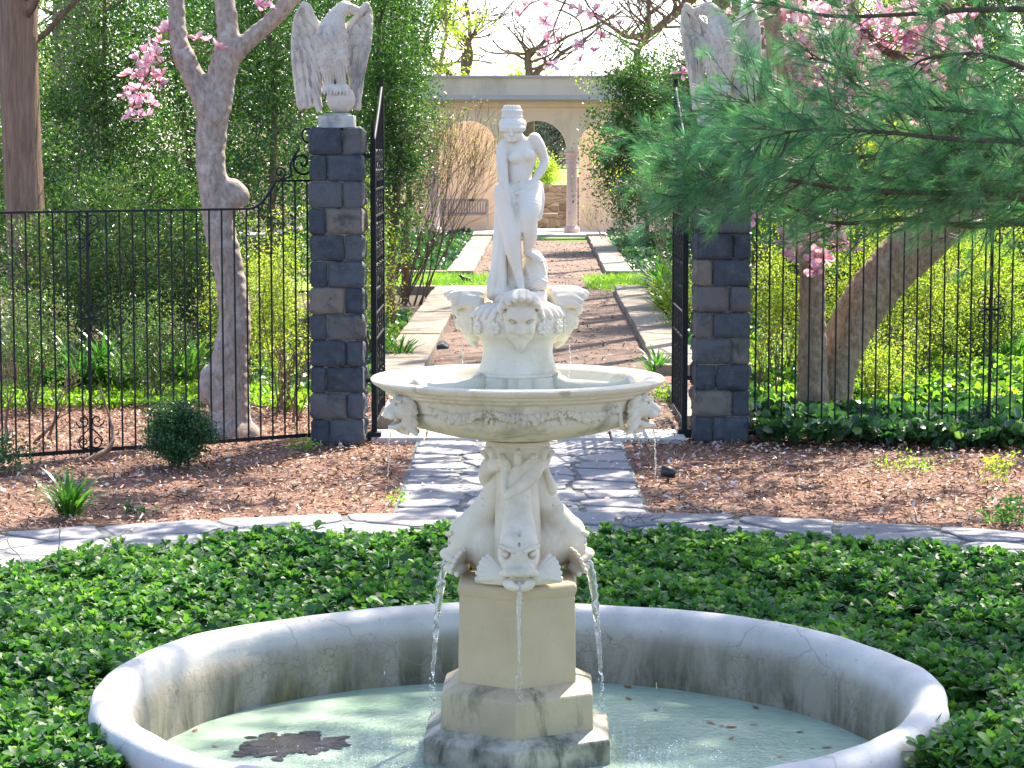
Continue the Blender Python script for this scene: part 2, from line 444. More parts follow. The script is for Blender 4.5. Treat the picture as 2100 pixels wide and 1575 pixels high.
# ---- the woman on top (units: photo pixels, x right, y away, z up, z = 0 at the foot of her plinth)
def make_woman():
    S = Sculpt((-68, -62, -2), (66, 46, 402), 1.25)
    # plinth is separate. rock under her foot
    S.ell((30, 0, 66), (27, 26, 40), 5, disp=lambda X, Y, Z: 1.5 * np.sin(X * .3 + Z * .15) * np.sin(Y * .28 + 1))
    S.ell((12, 4, 40), (44, 27, 20), 8)
    S.ell((34, -8, 40), (24, 22, 20), 6, disp=lambda X, Y, Z: 1.4 * np.sin(Z * .9 + np.abs(X) * .5))
    # drapery falling at her side
    fold = lambda X, Y, Z, t: 2.6 * np.sin(np.arctan2(Y, X + 25) * 9 + Z * .025) * (.35 + .65 * t)
    S.cap((-34, 10, 218), (-38, 6, 40), 17, 22, 6, disp=fold)
    S.cap((-38, 2, 110), (-50, -2, 26), 12, 15, 4, disp=fold)
    S.cap((-22, 12, 150), (-16, 12, 30), 18, 20, 6, disp=fold)
    for j, (x0, x1, y0, w0, k0) in enumerate(((-50, -66, -4, 3, 5), (-45, -56, -10, 3.4, 6), (-38, -44, -13, 2.6, 4.6), (-33, -36, -12, 3, 6.4))):
        S.chain([(x0 + 4, y0, 205 - j * 9, w0), (x0 + 3, y0 - 5, 150, w0 + .8), (x0, y0 - 8, 90, k0 - .6), (x1 + 3, y0 - 9, 46, k0), (x1, y0 - 8, 20, k0 + 1.4)], 4.5)
    S.ell((-54, -2, 20), (17, 20, 17), 7); S.ell((-34, -12, 22), (22, 18, 12), 7)
    # pelvis, torso
    S.ell((-10, 4, 226), (43, 25, 32), 9)
    S.ell((-3, 0, 262), (28, 21, 30), 10)
    S.ell((2, 0, 296), (32, 23, 34), 10)
    S.ell((1, 3, 322), (36, 15, 13), 7, rot=rotm('Y', -14))
    S.ell((-10, -18, 296), (14, 12, 13), 4)
    S.ell((17, -18, 302), (14, 12, 13), 4)
    S.ell((-2, -18, 256), (15, 7, 17), 9)
    S.ell((-2, -24, 246), (1.6, 3, 2.2), 1.5, sub=True)
    # neck and head bowed
    S.cap((4, 4, 326), (-10, -2, 350), 12, 11, 7)
    S.ell((-15, -3, 361), (20, 24, 21), 5)
    S.ell((-16, -17, 343), (15.5, 13, 16), 5)
    S.ell((-17, -25, 333), (7, 6, 6), 4)
    S.cap((-16.5, -31.5, 351), (-17, -34.5, 342), 1.8, 2.8, 1.5)
    for sx in (-7, 7):
        S.ell((-16.5 + sx, -32.5, 349), (4.6, 4, 3.2), 1.5, sub=True)
        S.ell((-16.5 + sx, -29, 349.5), (3.0, 2.2, 1.8), 1)
        S.cap((-16.5 + sx * .5, -31.5, 354), (-16.5 + sx * 1.5, -29.5, 353), 1.4, 1.2, 1.5)
    S.cap((-20, -32.2, 337.5), (-14, -32.2, 337.5), 1.3, 1.3, .8)
    S.cap((-19, -31.5, 335), (-15, -31.5, 335), 1.4, 1.4, .8)
    # hair: rolled mass, band, bun
    hr = lambda X, Y, Z: .9 * np.sin(Z * .95 + .8 * np.sin(np.arctan2(Y, X) * 9)) * (.5 + .5 * np.sin(np.arctan2(Y, X) * 21 + Z))
    S.ell((-15, -3, 364), (28.5, 29, 17), 3, disp=hr)
    S.ell((-15, -20, 355), (27, 15, 11), 3, disp=hr)
    S.ell((-15, 16, 354), (20, 14, 15), 4, disp=hr)
    S.cap((-15.5, 0, 380), (-16, 0, 389), 20, 20.5, 2, sq=(1, 1, .45))
    S.cap((-16, 0, 378), (-16, 0, 390), 20, 20, 2, disp=lambda X, Y, Z, t: .8 * np.sin(np.arctan2(Y, X + 16) * 16 + Z))
    for z in (379, 391): S.cap((-16, 0, z), (-16, 0, z + .5), 22.5, 22.5, 1.5, sq=(1, 1, .14))
    # her right arm hangs down, forearm and hand holding the cloth
    S.chain([(-26, -2, 324, 13), (-35, -7, 314, 13), (-36, -17, 284, 12), (-33, -26, 246, 10.5), (-27, -32, 214, 10), (-17, -37, 180, 7.5), (-12, -38, 168, 6.6)], 2.5)
    S.ell((-9, -38, 158), (7, 6, 12), 3)
    for i in range(4): S.chain([(-13 + i * 4, -42, 152, 2.9), (-11 + i * 3.7, -44, 143, 2.6), (-9 + i * 3.2, -42, 135 + i, 2.2)], 1.2, n=3)
    S.chain([(-3, -39, 162, 3), (2, -42, 154, 2.7), (2, -43, 147, 2.2)], 1.5, n=3)
    # cloth hanging from that hand
    S.cap((-4, -32, 150), (-12, -26, 100), 8, 5, 3, disp=lambda X, Y, Z, t: 2 * np.sin(X * .75 + Z * .03))
    S.chain([(4, -30, 206, 5), (1, -35, 180, 6), (-4, -38, 150, 7), (-7, -36, 124, 8)], 4, disp=lambda X, Y, Z, t: 1.2 * np.sin(X * 1.1 + Z * .05))
    # her left arm: elbow out, hand on hip
    S.chain([(30, 2, 334, 13.5), (39, 4, 320, 12.5), (46, 8, 303, 11), (50, 8, 291, 10), (48, 2, 280, 9.2), (39, -8, 264, 8.6), (31, -17, 252, 6.8)], 3)
    S.ell((26, -20, 245), (8, 6, 9), 3)
    for i in range(4): S.chain([(22 + i * 3.6, -24, 243, 2.8), (18 + i * 3.4, -27, 235, 2.5), (16 + i * 3.4, -26, 229, 2.1)], 1.2, n=3)
    S.chain([(24, -22, 250, 2.8), (18, -26, 249, 2.5), (13, -25, 245, 2)], 1.2, n=3)
    # drapery round the hips
    for i, (z0, z1) in enumerate(((246, 230), (238, 214), (230, 200), (222, 190))):
        S.chain([(38, -4, z0, 4), (31, -24, z0 - 3, 4.5), (12, -34, z1, 4), (-8, -30, z1 - 6, 3.6)], 1.8, n=4)
    S.chain([(40, 4, 240, 8), (42, 0, 210, 9), (38, -8, 176, 8)], 6)
    # bent leg, foot on the rock
    S.chain([(16, -6, 226, 27), (20, -24, 206, 25), (20, -38, 188, 21), (18, -42, 176, 18)], 6)
    S.chain([(18, -42, 178, 17.5), (19, -38, 156, 17), (20, -30, 136, 15), (17, -22, 116, 11), (16, -20, 106, 9.5)], 3.5)
    S.ell((18, -48, 181), (10, 7, 10), 4)
    S.chain([(14, -14, 104, 9), (22, -26, 101, 7.5), (34, -36, 94, 6.5), (40, -40, 90, 5)], 4)
    for i in range(5): S.cap((36 + i * 2.2, -42 + i * 2.6, 91), (42 + i * 2.2, -46 + i * 2.6, 86), 2.5, 2.1, 1)
    # straight leg
    S.chain([(-24, -4, 220, 27), (-23, -12, 190, 25), (-19, -22, 160, 21), (-17, -29, 140, 17.5), (-14, -31, 116, 17), (-10, -29, 92, 14.5), (-4, -28, 66, 10.5), (-1, -29, 52, 9)], 5)
    S.chain([(-1, -28, 52, 9), (1, -33, 42, 8.2), (3, -38, 32, 7), (5, -41, 26, 5.5)], 3)
    for i in range(4): S.cap((0 + i * 3, -40, 30), (1 + i * 3, -44, 25), 2.4, 2, 1)
    return S

def make_eagle():
    """units: photo pixels, z = 0 at ball's foot; beak towards +x"""
    S = Sculpt((-98, -46, -4), (86, 44, 238), 1.25)
    def toz(cx, cy): return ((cx - 640) / 5.25, (1235 - cy) / 5.25)
    def scal(X, Z, w, hgt, amp):
        row = np.floor(Z / hgt); tt = Z / hgt - row
        u = X / w + 0.5 * (row % 2); ss = u - np.floor(u) - .5
        e = np.clip(tt - 1.6 * ss * ss, 0, 1)
        return amp * (1 - e) * (tt > 1.6 * ss * ss) - amp * .3 + 0.0 * Z
    # torso, neck, head
    fe = lambda X, Y, Z: scal(np.arctan2(X, -Y) * 26, -Z, 12, 16, 5.5)
    S.ell((-9, -9, 148), (33, 27, 46), 3, disp=fe)
    S.ell((-6, -8, 108), (30, 24, 42), 6, disp=fe)
    S.ell((-6, 2, 84), (22, 14, 34), 6)
    S.chain([(-6, -5, 178, 25), (0, -3, 196, 19), (9, 0, 209, 15.5), (17, -1, 215, 15)], 6, disp=lambda X, Y, Z, t: .8 * np.sin(X * .8 + np.sin(Z * .9) * 2) * np.sin(Z * .7))
    S.ell((20, -1, 214), (17, 13.5, 13), 5)
    S.chain([(30, -1, 214, 9), (40, -1, 213, 7), (47, -1, 208, 4.5), (49, -1, 202, 2.2)], 3)
    S.cap((33, -1, 205), (44, -1, 204.5), 3.5, 2.5, 1.5)
    S.cap((34, -14, 208.6), (47, -9, 206.5), 1.0, .8, .6, sub=True)
    S.cap((20, -12.5, 221), (34, -9, 220), 2.6, 2.0, 1.5)
    S.ell((29, -12, 215.5), (4, 3, 3), 1.2, sub=True); S.ell((29, -10.5, 215.5), (2.4, 2.4, 2.2), .6)
    # thighs, legs, feet
    for x, zt in ((-16, 112), (10, 110)):
        S.ell((x, -22, zt), (14, 14, 24), 4, disp=lambda X, Y, Z: scal(X, -Z, 7, 11, 4.2))
        S.chain([(x, -20, zt - 14, 14), (x - 1, -19, 82, 12.5), (x + 1, -18, 64, 10)], 4, disp=lambda X, Y, Z, t: 1.6 * np.sin(X * 1.1 + Z * .1))
        for i in range(4):
            xx = x - 10 + i * 6.8 + 2
            S.chain([(x + (i - 1.5) * 2.4, -17, 60, 4.2), (xx, -25, 55, 4.4), (xx + .5, -30, 47, 3.4), (xx + .5, -31, 38, 1.6)], 1.5, n=3)
    # tail behind
    S.chain([(-34, 10, 118, 16), (-40, 12, 80, 13), (-42, 10, 40, 10), (-38, 6, 10, 7)], 4, disp=lambda X, Y, Z, t: 1.4 * np.sin(X * .9 + Z * .25))
    # wings
    L = [toz(*p) for p in ((300, 62), (345, 85), (350, 190), (395, 255), (450, 290), (470, 420), (440, 620), (430, 900), (400, 1050), (372, 1165), (330, 1180), (285, 1178), (220, 1200), (190, 1110), (160, 850), (140, 600), (142, 450), (160, 280), (190, 170), (235, 85))]
    Rr = [toz(*p) for p in ((960, 62), (1015, 100), (1030, 200), (1028, 320), (1008, 500), (965, 690), (925, 870), (888, 1195), (840, 1195), (795, 1180), (770, 950), (740, 700), (720, 400), (730, 310), (880, 175), (910, 90))]
    def wing(pts, sgn, xe):
        def dp(X, Z, sd):
            up = Z > 128
            a = scal(X, -Z, 16, 23, 7.0)
            q = (X - .10 * sgn * (Z - 100)) / 14.0; lane = q - np.floor(q) - .5
            rowz = (Z + 9 * np.floor(q) % 14)
            b = 3.2 - 20 * lane * lane + scal(X, -rowz, 11, 40, 5)
            r = np.where(up, a, b)
            rim = np.clip(1 - np.abs(sd + 4) / 5, 0, 1) * 1.5 * (Z > 60)
            return (r + rim) * np.clip(-sd / 3, 0, 1)
        yy = lambda X, Z: 13 + 0.10 * np.abs(X + 4) - 9 * np.exp(-((X - xe) / 14.0) ** 2) * np.clip((Z - 20) / 100, 0, 1) + 5 * np.clip((110 - Z) / 110, 0, 1)
        S.poly(pts, yy, 5.5, 3, dp)
    wing(L, -1, -86); wing(Rr, 1, 68)
    S.chain([(-36, 6, 176, 9), (-52, 4, 196, 9), (-58, 3, 214, 9), (-66, 1, 221, 7.5)], 4)
    S.chain([(20, 8, 174, 8), (40, 5, 196, 6), (54, 3, 212, 8), (62, 1, 221, 7)], 4)
    return S

def make_dolphin():
    """faces -y; units photo px; axis at x = y = 0; z = 0 top of shaft"""
    S = Sculpt((-92, -176, -12), (92, 30, 262), 1.5)
    S.chain([(0, -112, 72, 40), (0, -98, 100, 37), (0, -74, 134, 31), (0, -52, 172, 27), (-2, -42, 204, 25), (4, -40, 226, 23)], 9)
    S.ell((0, -118, 66), (39, 36, 44), 8)
    S.ell((0, -122, 92), (35, 28, 28), 8)          # brow
    S.ell((0, -62, 60), (42, 50, 52), 12)          # breast mass against the axis
    S.cap((0, -150, 92), (0, -126, 128), 2.4, 4.5, 2, sub=True)
    for j in range(5): S.cap((-30, -66 - j * 2, 150 + j * 14), (30, -66 - j * 2, 150 + j * 14), 1.2, 1.2, 1.5, sub=True)
    # snout, upper lip, jaw
    S.ell((0, -146, 42), (33, 22, 15), 7)
    S.chain([(-34, -132, 34, 7), (-20, -158, 40, 8), (0, -166, 42, 9), (20, -158, 40, 8), (34, -132, 34, 7)], 4)
    S.ell((0, -138, 14), (32, 25, 17), 4)
    S.chain([(-28, -138, 16, 5), (0, -158, 10, 6), (28, -138, 16, 5)], 3)
    S.ell((0, -160, 25), (12, 18, 8.5), 2, sub=True)
    S.cap((-30, -150, 28), (30, -150, 28), 3, 3, 2, sub=True)
    for sx in (-1, 1):
        S.ell((sx * 26, -143, 74), (13, 10, 10), 2, sub=True)
        S.ell((sx * 26, -138, 74), (8, 6.5, 6.5), .8)
        S.cap((sx * 12, -155, 83), (sx * 38, -134, 90), 5.5, 4.5, 1.5)
        S.ell((sx * 8, -164, 54), (2.5, 3, 2.5), 1, sub=True)
        # fins spread on the pedestal
        for i in range(6):
            a = R(8 + i * 13)
            tip = np.array((sx * (40 + 44 * math.cos(a) ** .6), -112 + 8 * i * .5, 12 + 52 * math.sin(a)))
            S.cap((sx * 28, -118, 26), tip, 9, 5.5, 2.5)
        S.cap((sx * 34, -112, 18), (sx * 82, -98, 14), 12, 6, 4)
    # tail: down across, then up to the capital
    S.chain([(20, -44, 236, 20), (34, -50, 232, 17), (14, -66, 208, 15), (-14, -70, 186, 12), (-24, -66, 182, 9.5), (-29, -58, 200, 8), (-28, -50, 226, 7), (-24, -50, 246, 7)], 3)
    S.chain([(34, -40, 236, 16), (48, -20, 240, 14), (44, 0, 246, 12)], 4)
    return S

def make_mask():
    """satyr mask facing -y, brow leaning out; z = 0 at chin, units photo px; back at y = 0"""
    S = Sculpt((-52, -96, -16), (52, 14, 112), 1.1)
    T = lambda z: -18 - 0.42 * z                                     # face plane leans out towards the brow
    S.ell((0, -22, 44), (29, 26, 44), 6, rot=rotm('X', 22))
    S.ell((0, -40, 66), (29, 22, 24), 6)
    S.cap((0, -10, 60), (0, 6, 60), 34, 38, 6)
    S.cap((0, T(58) - 8, 58), (0, T(34) - 15, 34), 5, 8.5, 1.8)          # nose
    for s in (-1, 1):
        S.ell((s * 6, T(33) - 10, 33), (5, 6, 5), 2)
        S.ell((s * 14, T(54) - 8, 53), (10, 8, 6), 1.5, sub=True)
        S.ell((s * 14, T(53) - 1, 52.5), (6, 4, 3.4), .6)
        for j in range(3): S.chain([(s * 3, T(60) - 9, 60 + j * 7, 3.2), (s * 15, T(66) - 9, 65 + j * 7, 3.2), (s * 27, T(56) + 2, 56 + j * 6, 2.6)], .8)
        S.ell((s * 17, T(38) - 4, 38), (9, 8, 10), 4)
        S.chain([(s * 2, T(26) - 12, 27, 3), (s * 12, T(24) - 6, 24, 3), (s * 20, T(20), 17, 2.2)], 1.5)
        for j in range(4): S.chain([(s * (4 + j * 6), T(20) - 5, 22 + j * 3, 4.5), (s * (3 + j * 5), T(8) - 3, 8 + j * 4, 4), (s * (1 + j * 4), T(0) + 4, -6 + j * 5, 2)], 1.5)
        for j in range(4): S.cap((s * (3 + j * 7), T(80) + 6, 78), (s * (3 + j * 8), T(98) + 6, 96), 3.5, 4, 1.5)
    S.cap((-6, T(20) - 8, 20.5), (6, T(20) - 8, 20.5), 2.2, 2.2, 1.2, sub=True)
    S.chain([(0, T(12), 12, 11), (0, T(0) + 2, 0, 8), (0, T(-8) + 6, -9, 3)], 4)
    # scalloped hood
    for i in range(9):
        a = R(-78 + i * 19.5)
        x, z = 38 * math.sin(a), 66 + 32 * math.cos(a)
        out = -36 - 36 * math.cos(a) ** 2
        S.chain([(x * .75, 4, z + 4, 12), (x * .95, out * .55, z + 7, 9), (x, out, z - 1, 6)], 3, n=3)
    S.ell((0, -28, 97), (34, 36, 11), 5)
    return S

def make_lion():
    """lion head facing -y, water from open jaw; z = 0 at chin; back at y = 0"""
    S = Sculpt((-44, -70, -14), (44, 12, 84), 1.1)
    S.ell((0, -16, 46), (27, 28, 27), 5)
    S.ell((0, -28, 54), (20, 18, 16), 5)
    S.ell((0, -43, 36), (13.5, 17, 12), 5)
    S.cap((0, -36, 58), (0, -58, 42), 6.5, 7, 3)
    for s in (-1, 1):
        S.ell((s * 8, -52, 33), (9, 9, 8), 3)
        S.ell((s * 12, -40, 56), (5, 4, 3.6), 2, sub=True); S.ell((s * 12, -38, 55.5), (3.6, 3, 2.6), .8)
        S.cap((s * 5, -45, 62), (s * 19, -36, 62), 3.6, 3, 2)
        S.ell((s * 21, -18, 73), (7, 6, 9), 3); S.ell((s * 21, -23, 73), (4, 4, 6), 1.5, sub=True)
        for j in range(6): S.chain([(s * 16, -22, 66 - j * 10, 7), (s * (27 + j % 2 * 4), -16, 60 - j * 11, 7.5), (s * (31 + j % 2 * 3), -8, 50 - j * 11, 4)], 1.8, n=3)
    S.ell((0, -59, 42), (7, 4, 4), 1.5)
    S.ell((0, -34, 10), (14, 18, 8), 4)
    S.chain([(-13, -30, 16, 4), (0, -50, 10, 4.5), (13, -30, 16, 4)], 2)
    S.cap((0, -20, 18), (0, -60, 20), 9, 10, 2, sub=True, sq=(1.2, 1, .7))
    for j in range(5): S.cap((-14 + j * 7, -14, 8), (-14 + j * 7, -16, -6), 6, 3, 2)
    return S
# ------------------------------------------------------------------ ground
def poly_sheet(name, pts, z, mat, kind='structure'):
    me = mesh_np(name, [(p[0], p[1], z) for p in pts], [tuple(range(len(pts)))])
    return tag(link(name, me, mat), kind=kind)

def mulch_mat():
    m, t, b, N = newmat("bark_mulch")
    n1 = noise(t, 30, 8, 0.75, coords(t, (1, 1, 1)), 0.8)
    n2 = noise(t, 1.1, 4, 0.6)
    c = ramp(t, [(0.30, (0.065, 0.032, 0.022)), (0.46, (0.175, 0.09, 0.06)), (0.60, (0.30, 0.17, 0.118)), (0.76, (0.47, 0.33, 0.25))], n1).outputs[0]
    c = mix(t, c, (0.085, 0.042, 0.028), mapr(t, n2, 0.45, 0.68, 0, .75))  # broad darker patches imitate dappled shade in the colour
    t.links.new(c, b.inputs["Base Color"]); b.inputs["Roughness"].default_value = 0.95
    bump(t, b, n1, 0.8, 0.03)
    return m
M['mulch'] = mulch_mat()
def dirt_mat():
    m, t, b, N = newmat("path_dirt")
    n1 = noise(t, 14, 8, 0.7); n2 = noise(t, 0.8, 4, 0.6)
    c = ramp(t, [(0.3, (0.085, 0.052, 0.038)), (0.55, (0.165, 0.108, 0.08)), (0.75, (0.29, 0.205, 0.155))], n1).outputs[0]
    c = mix(t, c, (0.11, 0.07, 0.055), mapr(t, n2, 0.45, 0.65, 0, .8))
    t.links.new(c, b.inputs["Base Color"]); b.inputs["Roughness"].default_value = 0.95
    bump(t, b, n1, 0.6, 0.03)
    return m
M['dirt'] = dirt_mat()
M['under'] = stone_mat("leaf_mould_soil", (0.045, 0.035, 0.022), (0.10, 0.075, 0.045), 12, 0.95)
M['lawn'] = stone_mat("lawn_turf", (0.10, 0.17, 0.025), (0.20, 0.28, 0.045), 3, 0.9, bump_s=0.8, grain=40)
M['joint'] = stone_mat("joint_grit", (0.075, 0.085, 0.085), (0.16, 0.17, 0.17), 30, 0.95, grain=200)

# one sheet to the horizon: soil, with the mulch bed as a finer sheet on it
gv = [(-600, -60), (600, -60), (600, 1200), (-600, 1200)]
poly_sheet("ground", gv, -0.02, M['under'])
nx, ny = 90, 70
X, Y = np.meshgrid(np.linspace(-9, 9, nx), np.linspace(6, 25.5, ny), indexing='ij')
Zm = 0.012 * np.sin(X * 2.3 + 1.3 * np.sin(Y * 1.1)) * np.sin(Y * 1.7) - 0.008
V = np.stack([X, Y, Zm], -1).reshape(-1, 3)
ii, jj = np.meshgrid(np.arange(nx - 1), np.arange(ny - 1), indexing='ij')
q = (ii * ny + jj).ravel()
tag(link("mulch_bed", mesh_np("mulch_bed", V, np.stack([q, q + ny, q + ny + 1, q + 1], 1), True), M['mulch']), kind='structure')

PX = lambda Y: 0.0117 * Y                        # axis of the long path drifts a little right
poly_sheet("garden_path", [(PX(20) - 1.24, 19.9), (PX(20) + 1.24, 19.9), (PX(64) + 1.24, 63.0), (PX(64) - 1.24, 63.0)], 0.014, M['dirt'])
poly_sheet("lawn_strip", [(PX(42) - 6, 39.6), (PX(42) - 1.1, 39.6), (PX(42) - 0.95, 43.8), (PX(42) - 6, 43.8)], 0.02, M['lawn'])
poly_sheet("lawn_strip", [(PX(42) + 1.0, 39.6), (PX(42) + 6, 39.6), (PX(42) + 6, 43.8), (PX(42) + 0.9, 43.8)], 0.02, M['lawn'])
poly_sheet("lawn_strip", [(PX(62) - 1.24, 60.2), (PX(62) - .2, 61.0), (PX(62) + 1.24, 60.0), (PX(62) + 1.24, 63), (PX(62) - 1.24, 63)], 0.02, M['lawn'])
o = link("far_lawn", mesh_np("far_lawn", [(-60, 71.2, -.03), (60, 71.2, -.03), (60, 72.6, .9), (-60, 72.6, .9), (-90, 170, .95), (90, 170, .95)], [(0, 1, 2, 3), (3, 2, 5, 4)]), M['lawn']); tag(o, kind='structure')

# ------------------------------------------------------------------ kerbs
def kerb(x0, y0, x1, y1, h, wdt, side, seg):
    """run of kerb stones from (x0,y0) to (x1,y1), top 'wdt' wide outwards"""
    mb = MB(); L = math.hypot(x1 - x0, y1 - y0); n = max(1, round(L / seg))
    dx, dy = (x1 - x0) / n, (y1 - y0) / n; a = math.atan2(dy, dx); l = L / n
    nx_, ny_ = -math.sin(a) * side, math.cos(a) * side
    for i in range(n):
        jx = random.uniform(-.012, .012); hh = h * .82 + random.uniform(-.008, .008)
        mb.box((x0 + dx * (i + .5) + nx_ * (wdt / 2 + jx), y0 + dy * (i + .5) + ny_ * (wdt / 2 + jx), hh / 2 - .03), (l - .012, wdt, hh + .06), a + random.uniform(-.003, .003))
    return tag(mb.build("kerb", M['kerb'], bevel=0.012), kind='structure')
for s in (-1, 1):
    e = lambda Y: PX(Y) + s * 1.22
    kerb(e(25.0 if s > 0 else 24.0), 25.0 if s > 0 else 24.0, e(39.4), 39.4, .15, .50, -s, 1.3)
    kerb(e(43.9), 43.9, e(62.8), 62.8, .15, .50, -s, 1.3)
    kerb(e(44) + s * .5, 43.9, e(44) + s * 7, 43.9 + .1, .15, .35, 1 if s > 0 else -1, 1.3)
    kerb(e(20.2), 20.2, e(22.8), 22.8, .14, .16, -s, 1.3)
    kerb(e(39) + s * .5, 39.4, e(39) + s * 2.0, 39.4, .15, .35, -1 if s > 0 else 1, 1.3)

# ------------------------------------------------------------------ flagstones: cells between real seeds
def cell(seed, others, box):
    P = [np.array(p) for p in box]
    for o in others:
        mid = (seed + o) / 2; nrm = o - seed; out = []
        for i in range(len(P)):
            a, b = P[i], P[(i + 1) % len(P)]
            da, db = (a - mid) @ nrm, (b - mid) @ nrm
            if da <= 0: out.append(a)
            if da * db < 0: out.append(a + (b - a) * (da / (da - db)))
        P = out
        if len(P) < 3: return None
    return P
def flags(seeds, ghosts, gap, th, z, name, clip=None):
    vs, fs, rn = [], [], []
    allp = np.array(list(seeds) + list(ghosts))
    for s in seeds:
        d = ((allp - s) ** 2).sum(1); near = allp[np.argsort(d)[1:22]]
        P = cell(np.array(s), near, [s + np.array(k) for k in ((-1.2, -1.2), (1.2, -1.2), (1.2, 1.2), (-1.2, 1.2))])
        if P is None: continue
        P = np.array(P); c = P.mean(0)
        # shrink, cut corners, jitter
        Q = []
        for i in range(len(P)):
            a, b = P[i], P[(i + 1) % len(P)]; L = np.linalg.norm(b - a)
            if L < .03: continue
            m = max(2, int(L / .09))
            for k in range(m):
                t = (k + .5) / m
                Q.append(a + (b - a) * t)
        if len(Q) < 5: continue
        Q = np.array(Q); dd = np.linalg.norm(Q - c, axis=1)[:, None]
        Q = c + (Q - c) * (1 - gap / np.maximum(dd, .08)) + rng.normal(0, .006, Q.shape)
        n = len(Q); b0 = len(vs); dz = rng.normal(0, .003); tx, ty = rng.normal(0, .006, 2)
        inn = c + (Q - c) * (1 - .012 / np.maximum(dd, .08))
        for p in Q: vs.append((p[0], p[1], z - .03))
        for p in Q: vs.append((p[0], p[1], z + th - .006 + dz + tx * (p[0]-c[0]) + ty * (p[1]-c[1])))
        for p in inn: vs.append((p[0], p[1], z + th + dz + tx * (p[0]-c[0]) + ty * (p[1]-c[1])))
        f0 = len(fs)
        for r0 in (0, n):
            for i in range(n): fs.append((b0 + r0 + i, b0 + r0 + (i + 1) % n, b0 + r0 + n + (i + 1) % n, b0 + r0 + n + i))
        fs.append(tuple(b0 + 2 * n + i for i in range(n)))
        rn += [rng.random()] * (len(fs) - f0)
    me = mesh_np(name, vs, fs, facernd=rn)
    return tag(link(name, me, M['flag']), kind='structure')
def flag_mat():
    m, t, b, N = newmat("bluestone_flags")
    a = N("ShaderNodeAttribute", attribute_name="rnd")
    c = ramp(t, [(0, (0.13, 0.135, 0.16)), (.4, (0.215, 0.21, 0.225)), (.7, (0.17, 0.17, 0.19)), (1, (0.28, 0.255, 0.25))], a.outputs["Fac"]).outputs[0]
    n1 = noise(t, 5, 8, 0.7)
    c = mix(t, c, (0.13, 0.13, 0.145), mapr(t, n1, 0.45, 0.75, 0, .75))
    c = mix(t, c, (0.40, 0.38, 0.36), mapr(t, noise(t, 18, 6, .7), 0.58, 0.75, 0, .6))
    t.links.new(c, b.inputs["Base Color"]); b.inputs["Roughness"].default_value = 0.75
    bump(t, b, noise(t, 24, 8, .7), 0.5, 0.008)
    return m
M['flag'] = flag_mat()
FX, FY = 0.022, 9.07
seeds, ghosts = [], []
R0, R1 = 4.5, 6.42
for ring_r in np.linspace(R0 + .25, R1 - .22, 4):
    n = int(2 * pi * ring_r / .66)
    off = random.random() * 6
    for k in range(n):
        a = 2 * pi * (k + off) / n + random.uniform(-.02, .02) * 2; r = ring_r + random.uniform(-.11, .11)
        if not (R(12) < a % (2 * pi) < R(168)): continue
        seeds.append(np.array((FX + r * math.cos(a), FY + r * math.sin(a))))
        if r > R1 - .55 : ghosts.append(np.array((FX + (2 * R1 - r) * math.cos(a), FY + (2 * R1 - r) * math.sin(a))))
        if r < R0 + .5 : ghosts.append(np.array((FX + (2 * R0 - r) * math.cos(a), FY + (2 * R0 - r) * math.sin(a))))
flags(seeds, [g_ for g_ in ghosts], .03, .022, 0.0, "ring_path")
xs0, xs1 = -0.78, 0.90
seeds, ghosts = [], []
yy = FY + R1 - .02
while yy < 19.2:
    n = random.choice((3, 4, 4))
    for k in range(n):
        x = xs0 + (k + .5) * (xs1 - xs0) / n + random.uniform(-.1, .1); y = yy + random.uniform(-.1, .1)
        seeds.append(np.array((x, y)))
        if k == 0: ghosts.append(np.array((2 * xs0 - x, y)))
        if k == n - 1: ghosts.append(np.array((2 * xs1 - x, y)))
    yy += random.uniform(.36, .46)
gx = np.linspace(xs0 + .2, xs1 - .2, 4)
ghosts += [np.array((x, FY + R1 - .45)) for x in gx] + [np.array((x, 19.55)) for x in gx]
flags(seeds, ghosts, .026, .018, 0.0, "flagstone_path")
poly_sheet("path_bedding", [(xs0, FY + 6), (xs1, FY + 6), (xs1, 19.4), (xs0, 19.4)], 0.006, M['joint'])
me = MB(); n = 90
for k in range(n + 1):
    a = R(8) + R(164) * k / n
    me.v += [(FX + R0 * math.cos(a), FY + R0 * math.sin(a), .009), (FX + (R1 - .02) * math.cos(a), FY + (R1 - .02) * math.sin(a), .009)]
for k in range(n): me.f.append((2*k, 2*k+1, 2*k+3, 2*k+2))
tag(me.build("ring_path_bedding", M['joint']), kind='structure')
mb = MB()
for i, (x0, x1) in enumerate(((-1.15, -.72), (-.70, .10), (.12, .80), (.82, 1.42))):
    mb.box(((x0 + x1) / 2, 19.62, .0), (x1 - x0, .56, .075), random.uniform(-.004, .004))
tag(mb.build("gate_threshold_paving", M['terrace'], bevel=.008), kind='structure')

# ------------------------------------------------------------------ fountain
def zf(py): return at(1062, py, FY).z
def rf(px, py): return px / ppm(FY, zf(py))
FZ0 = 0.0
fountain = thing("fountain", "tall white stone fountain with dolphins and a wide round bowl, standing in the pool", "fountain", (FX, FY, 0))
def prof(lst): return [(rf(r, y), zf(y)) for r, y in lst]
def flathex(name, lst, mat, bev=.006, par=fountain, wob=0.0):
    mb = MB(); P = prof(lst); P = [(0.0, P[0][1])] + P + [(0.0, P[-1][1])]
    mb.lathe(P, 6, a0=-pi / 2 - R(1.3))
    o = mb.build(name, mat, par); bm_mod = o.modifiers.new("b", 'BEVEL'); bm_mod.width = bev; bm_mod.segments = 3; bm_mod.limit_method = 'ANGLE'; bm_mod.angle_limit = R(20)
    return o
flathex("base_step", [(178, 1474), (213, 1489), (216, 1494), (217, 1640)], M['base'], .003)
